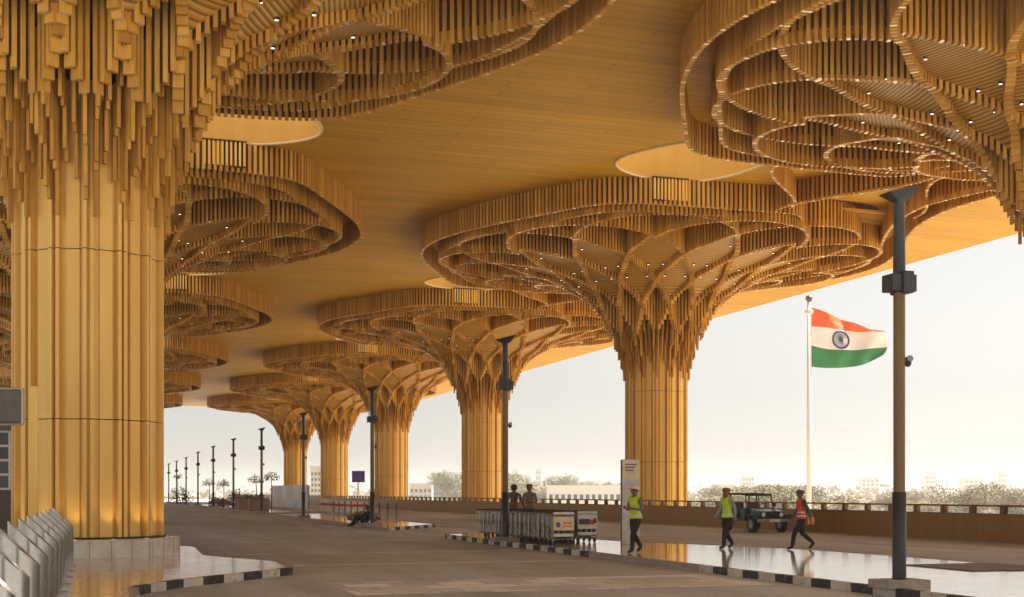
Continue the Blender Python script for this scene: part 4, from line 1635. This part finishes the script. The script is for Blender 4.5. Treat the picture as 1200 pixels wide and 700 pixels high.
# the wood behind everything, one mass
b = MB()
for k in range(5200):
    px = q.uniform(-700, 1900)
    z = q.uniform(800, 1050)
    x, y, _ = at(px, 577, z)
    s_ = q.uniform(1.6, 3.2)
    zz = -7 + abs(q.gauss(0, 1)) * 4.2 + 2.5 * math.sin(px * 0.02) + 2
    u_ = Vector((q.gauss(0, 1), q.gauss(0, 1), q.gauss(0, 1))).normalized()
    v_ = u_.cross(Vector((0.3, 0.5, 0.7))).normalized()
    c = Vector((x, y, zz))
    b.face([c - u_ * s_, c + v_ * s_ * 0.7, c + u_ * s_, c - v_ * s_ * 0.7], M['leafdry'])
tag(b.build('distant_wood'), 'band of far hazy woodland along the horizon', 'woodland', kind='stuff')

# ------------------------------------------------------------------ far buildings
def building(px0, px1, ptop, z, depth, mat, label, floors, bays):
    x0, y0, _ = at(px0, 577, z)
    x1, y1, h = at(px1, ptop, z)
    wd = math.hypot(x1 - x0, y1 - y0)
    t = thing('building', label, 'building', (x0, y0, -7), math.atan2(y1 - y0, x1 - x0))
    hh = h + 7
    b = MB()
    b.box((0, 0, 0), (wd, depth, hh), mat)
    b.build('wall', t)
    b = MB()
    b.box((-0.4, -0.4, hh + 0.003), (wd + 0.4, depth + 0.4, hh + 0.6), mat)
    b.build('roof_edge', t)
    wm = MB()
    ww, wh = wd / bays * 0.55, (hh - 3) / floors * 0.5
    wm.box((-ww / 2, -0.12, 0), (ww / 2, 0.05, wh), M['window'])
    wme = wm.mesh('window')
    for i in range(bays):
        for j in range(floors):
            place('window', wme, t, (wd * (i + 0.5) / bays, 0, 1.5 + (hh - 3) * (j + 0.25) / floors))
    return t
building(507, 521, 556, 700, 14, M['greybuild'], 'grey tower block on the skyline between two golden columns', 6, 4)
building(642, 728, 571, 420, 16, M['white'], 'long low white building beyond the parapet, left of the totem', 2, 12)
building(480, 506, 568, 640, 12, M['palebuild'], 'low pale building left of the grey tower block', 3, 5)
building(524, 540, 566, 680, 12, M['palebuild'], 'low pale building right of the grey tower block', 3, 4)
building(364, 376, 548, 520, 12, M['palebuild'], 'slim pale block between the two farthest right-hand columns', 7, 3)
building(838, 862, 569, 760, 15, M['palebuild'], 'pale block on the skyline above the middle worker', 3, 5)
building(903, 935, 570, 700, 15, M['palebuild'], 'pale block behind the trees just left of the flag pole', 3, 5)

for k, (p0, p1, pt, z) in enumerate(((655, 668, 561, 1500), (686, 696, 564, 1400), (600, 607, 551, 1500), (612, 622, 557, 1450), (628, 634, 549, 1600), (1010, 1030, 560, 1500),
                                     (1085, 1098, 556, 1600), (1130, 1152, 561, 1450), (1170, 1180, 553, 1650), (870, 884, 558, 1500))):
    bo_ = building(p0, p1, pt, z, 18, M['palebuild'], 'faint hazy block on the far skyline', 5, 4)
    bo_['group'] = 'hazy skyline blocks'

# purple billboard
x, y, h = at(420, 552, 190)
bb = thing('billboard', 'purple billboard on a pale post behind the parapet', 'billboard', (x, y, -7), -THETA)
b = MB()
b.bbox((-0.95, -0.15, h + 7 - 1.7), (0.95, 0.15, h + 7), M['purple'], 0.04)
b.build('panel', bb)
b = MB()
b.tube([(0, 0.05, 0), (0, 0.05, h + 7 - 1.7)], 0.15, M['white'], 10)
b.build('post', bb)

# white hoarding along the far road edge
x0, y0, h0 = at(318, 568, 150)
x1, y1, _ = at(361, 568, 128)
ho = thing('site_hoarding', 'white panel hoarding at the foot of the farthest right-hand column', 'hoarding', (x0, y0, 0.003), math.atan2(y1 - y0, x1 - x0))
L = math.hypot(x1 - x0, y1 - y0)
n = 9
for k in range(n):
    b = MB()
    b.bbox((L * k / n + 0.03, -0.05, 0.1), (L * (k + 1) / n - 0.03, 0.05, 2.5), M['white'] if k % 3 else M['totem'], 0.015)
    b.build('hoarding_panel', ho)
b = MB()
for k in range(n + 1):
    b.box((L * k / n - 0.04, 0.055, 0), (L * k / n + 0.04, 0.13, 2.45), M['kerb_g'])
tag(b.build('support', ho))

# barrier boards and stanchions on the far island
def barrier(loc, rot, label):
    t = thing('road_barrier', label, 'barrier', loc, rot, 'white road barriers on the far road')
    b = MB()
    poly = [(-0.25, 0.0), (0.25, 0.0), (0.22, 0.2), (0.1, 0.4), (0.08, 1.0), (-0.08, 1.0), (-0.1, 0.4), (-0.22, 0.2)]
    n = len(poly)
    vs = [(-0.72, y, z) for y, z in poly] + [(0.72, y, z) for y, z in poly]
    b.add(vs, [(i, (i + 1) % n, n + (i + 1) % n, n + i) for i in range(n)] + [tuple(range(n))[::-1], tuple(range(n, 2 * n))], M['white'])
    b.build('shell', t)
    b = MB()
    b.box((-0.73, -0.112, 0.55), (0.73, 0.112, 0.75), M['red'])
    b.build('band', t)
    return t
br0 = None
for k in range(9):
    x, y, _ = at(384 + 4.2 * k, 590, 118 - 1.5 * k)
    lab = 'white plastic road barrier clustered between the far columns'
    if br0 is None:
        br0 = barrier((x, y, 0.003), 0.3, lab)
    else:
        dup(br0, (x, y + q.uniform(-1, 1), 0.003), q.uniform(-0.6, 0.9))
def stanchion(loc):
    t = thing('stanchion', 'slim steel stanchion standing on the far island', 'stanchion', loc, 0, 'stanchions on the far island')
    b = MB()
    b.lathe([(0.045, 0.02), (0.045, 1.0), (0.06, 1.01), (0.0, 1.04)], M['steel'], 10)
    b.build('post', t, True)
    b = MB()
    b.lathe([(0.18, 0.0), (0.18, 0.025), (0.045, 0.05)], M['steel'], 14)
    b.build('base', t)
    return t
st0 = None
for k in range(10):
    loc = (15.6 + 0.06 * k, 67 + 2.4 * k, 0.147)
    if st0 is None:
        st0 = stanchion(loc)
    else:
        dup(st0, loc)

# ------------------------------------------------------------------ planters, shrubs and flowers at the far end
def leafy(b, c, r, h, n, mat, size, qq):
    for k in range(n):
        d = Vector((qq.gauss(0, 1), qq.gauss(0, 1), abs(qq.gauss(0, 1)))).normalized()
        p = Vector(c) + Vector((d.x * r, d.y * r, d.z * h)) * qq.uniform(0.45, 1.05)
        u_ = Vector((qq.gauss(0, 1), qq.gauss(0, 1), qq.gauss(0, 1))).normalized()
        v_ = u_.cross(d + Vector((0.1, 0.2, 0.3))).normalized()
        s_ = size * qq.uniform(0.6, 1.3)
        b.face([p - u_ * s_, p + v_ * s_ * 0.5, p + u_ * s_, p - v_ * s_ * 0.5], mat)
def shrub(loc, r, h, label, flowers, leaf='leafgreen', seed=1):
    qq = random.Random(seed)
    t = thing('flowering_shrub', label, 'shrub', loc)
    b = MB()
    leafy(b, (0, 0, 0.1), r, h, 380, M[leaf], 0.16, qq)
    b.build('foliage', t)
    if flowers:
        b = MB()
        leafy(b, (0, -r * 0.5, 0.0), r * 0.8, h * 0.55, 90, M['flower'], 0.14, qq)
        b.build('flowers', t)
    b = MB()
    for k in range(5):
        b.tube([(0, 0, 0), (qq.uniform(-r, r) * 0.5, qq.uniform(-r, r) * 0.5, h * 0.7)], [0.04, 0.015], M['bark'], 5)
    b.build('stem', t)
    return t
def on_road(px, py, h=0.15):
    z = 1500 * (1.75 - h) / (py - 577)
    x, y, _ = at(px, 577, z)
    return x, y
x, y = on_road(213, 590.5, 0.0)
shrub((x, y, 0), 2.3, 2.6, 'broad green shrub with red flowers at the far left end of the road', True, seed=2)
x, y = on_road(252, 591.5)
shrub((x, y, 0.14), 0.9, 0.9, 'small red flowered shrub at the tip of the far planted island', True, 'leafdry', 3)
x, y = on_road(262, 592.5)
shrub((x, y, 0.14), 0.8, 0.8, 'small low red shrub beside a far lamp post', True, 'leafdry', 4)
x, y = on_road(277, 594)
shrub((x, y, 0.14), 1.0, 1.9, 'upright red and brown shrub left of the boxy planters', True, 'leafdry', 5)
def planter(loc, label, seed):
    qq = random.Random(seed)
    t = thing('planter', label, 'planter', loc)
    b = MB()
    b.bbox((-0.9, -0.6, 0), (0.9, 0.6, 1.0), M['pot'], 0.04)
    b.build('box', t)
    b = MB()
    leafy(b, (0, 0, 0.95), 0.9, 0.5, 260, M['leafdry'], 0.12, qq)
    b.build('foliage', t)
    return t
for k, (px, py) in enumerate(((290, 597), (303, 598))):
    x, y = on_road(px, py)
    planter((x, y, 0.145), ('boxy clay planter of dry foliage, left one of the pair', 'boxy clay planter of dry foliage nearest the lamp post')[k], 30 + k)
x, y = on_road(426, 611.5)
shrub((x, y, 0.14), 0.9, 0.45, 'low pale heap of dry greenery behind the person sitting on the kerb', False, 'leafdry', 8)
for k, (px, z, hh) in enumerate(((245, 150, 3.2), (262, 142, 3.0), (300, 125, 3.4), (318, 118, 3.6), (208, 190, 5.0))):
    x, y, _ = at(px, 577, z)
    t = thing('young_tree', ('slim young tree between the two leftmost visible lamp posts', 'slim young tree just right of a far lamp post', 'slim young tree above the boxy planters',
              'slim young tree beside the fifth lamp post', 'young tree rising behind the broad flowering shrub')[k], 'tree', (x, y, 0.14 if z < 180 else 0))
    b = MB()
    b.tube([(0, 0, 0), (0.05, 0.02, hh * 0.5), (0, 0.05, hh * 0.85)], [0.06, 0.05, 0.025], M['bark'], 6)
    b.build('trunk', t)
    b = MB()
    leafy(b, (0, 0, hh * 0.75), 0.9, 0.8, 110, M['leafpale'], 0.13, random.Random(50 + k))
    b.build('crown', t)

# ------------------------------------------------------------------ haze
hm = bpy.data.materials.new('air_haze')
hm.use_nodes = True
hn = hm.node_tree
for n_ in list(hn.nodes):
    hn.nodes.remove(n_)
pv = hn.nodes.new('ShaderNodeVolumePrincipled')
pv.inputs['Color'].default_value = (0.93, 0.91, 0.88, 1)
pv.inputs['Density'].default_value = 0.00045
pv.inputs['Anisotropy'].default_value = 0.2
ho_ = hn.nodes.new('ShaderNodeOutputMaterial')
hn.links.new(pv.outputs['Volume'], ho_.inputs['Volume'])
b = MB()
b.box((-2600, -2600, -8.2), (2600, 3600, 40), hm)
tag(b.build('haze'), kind='stuff')
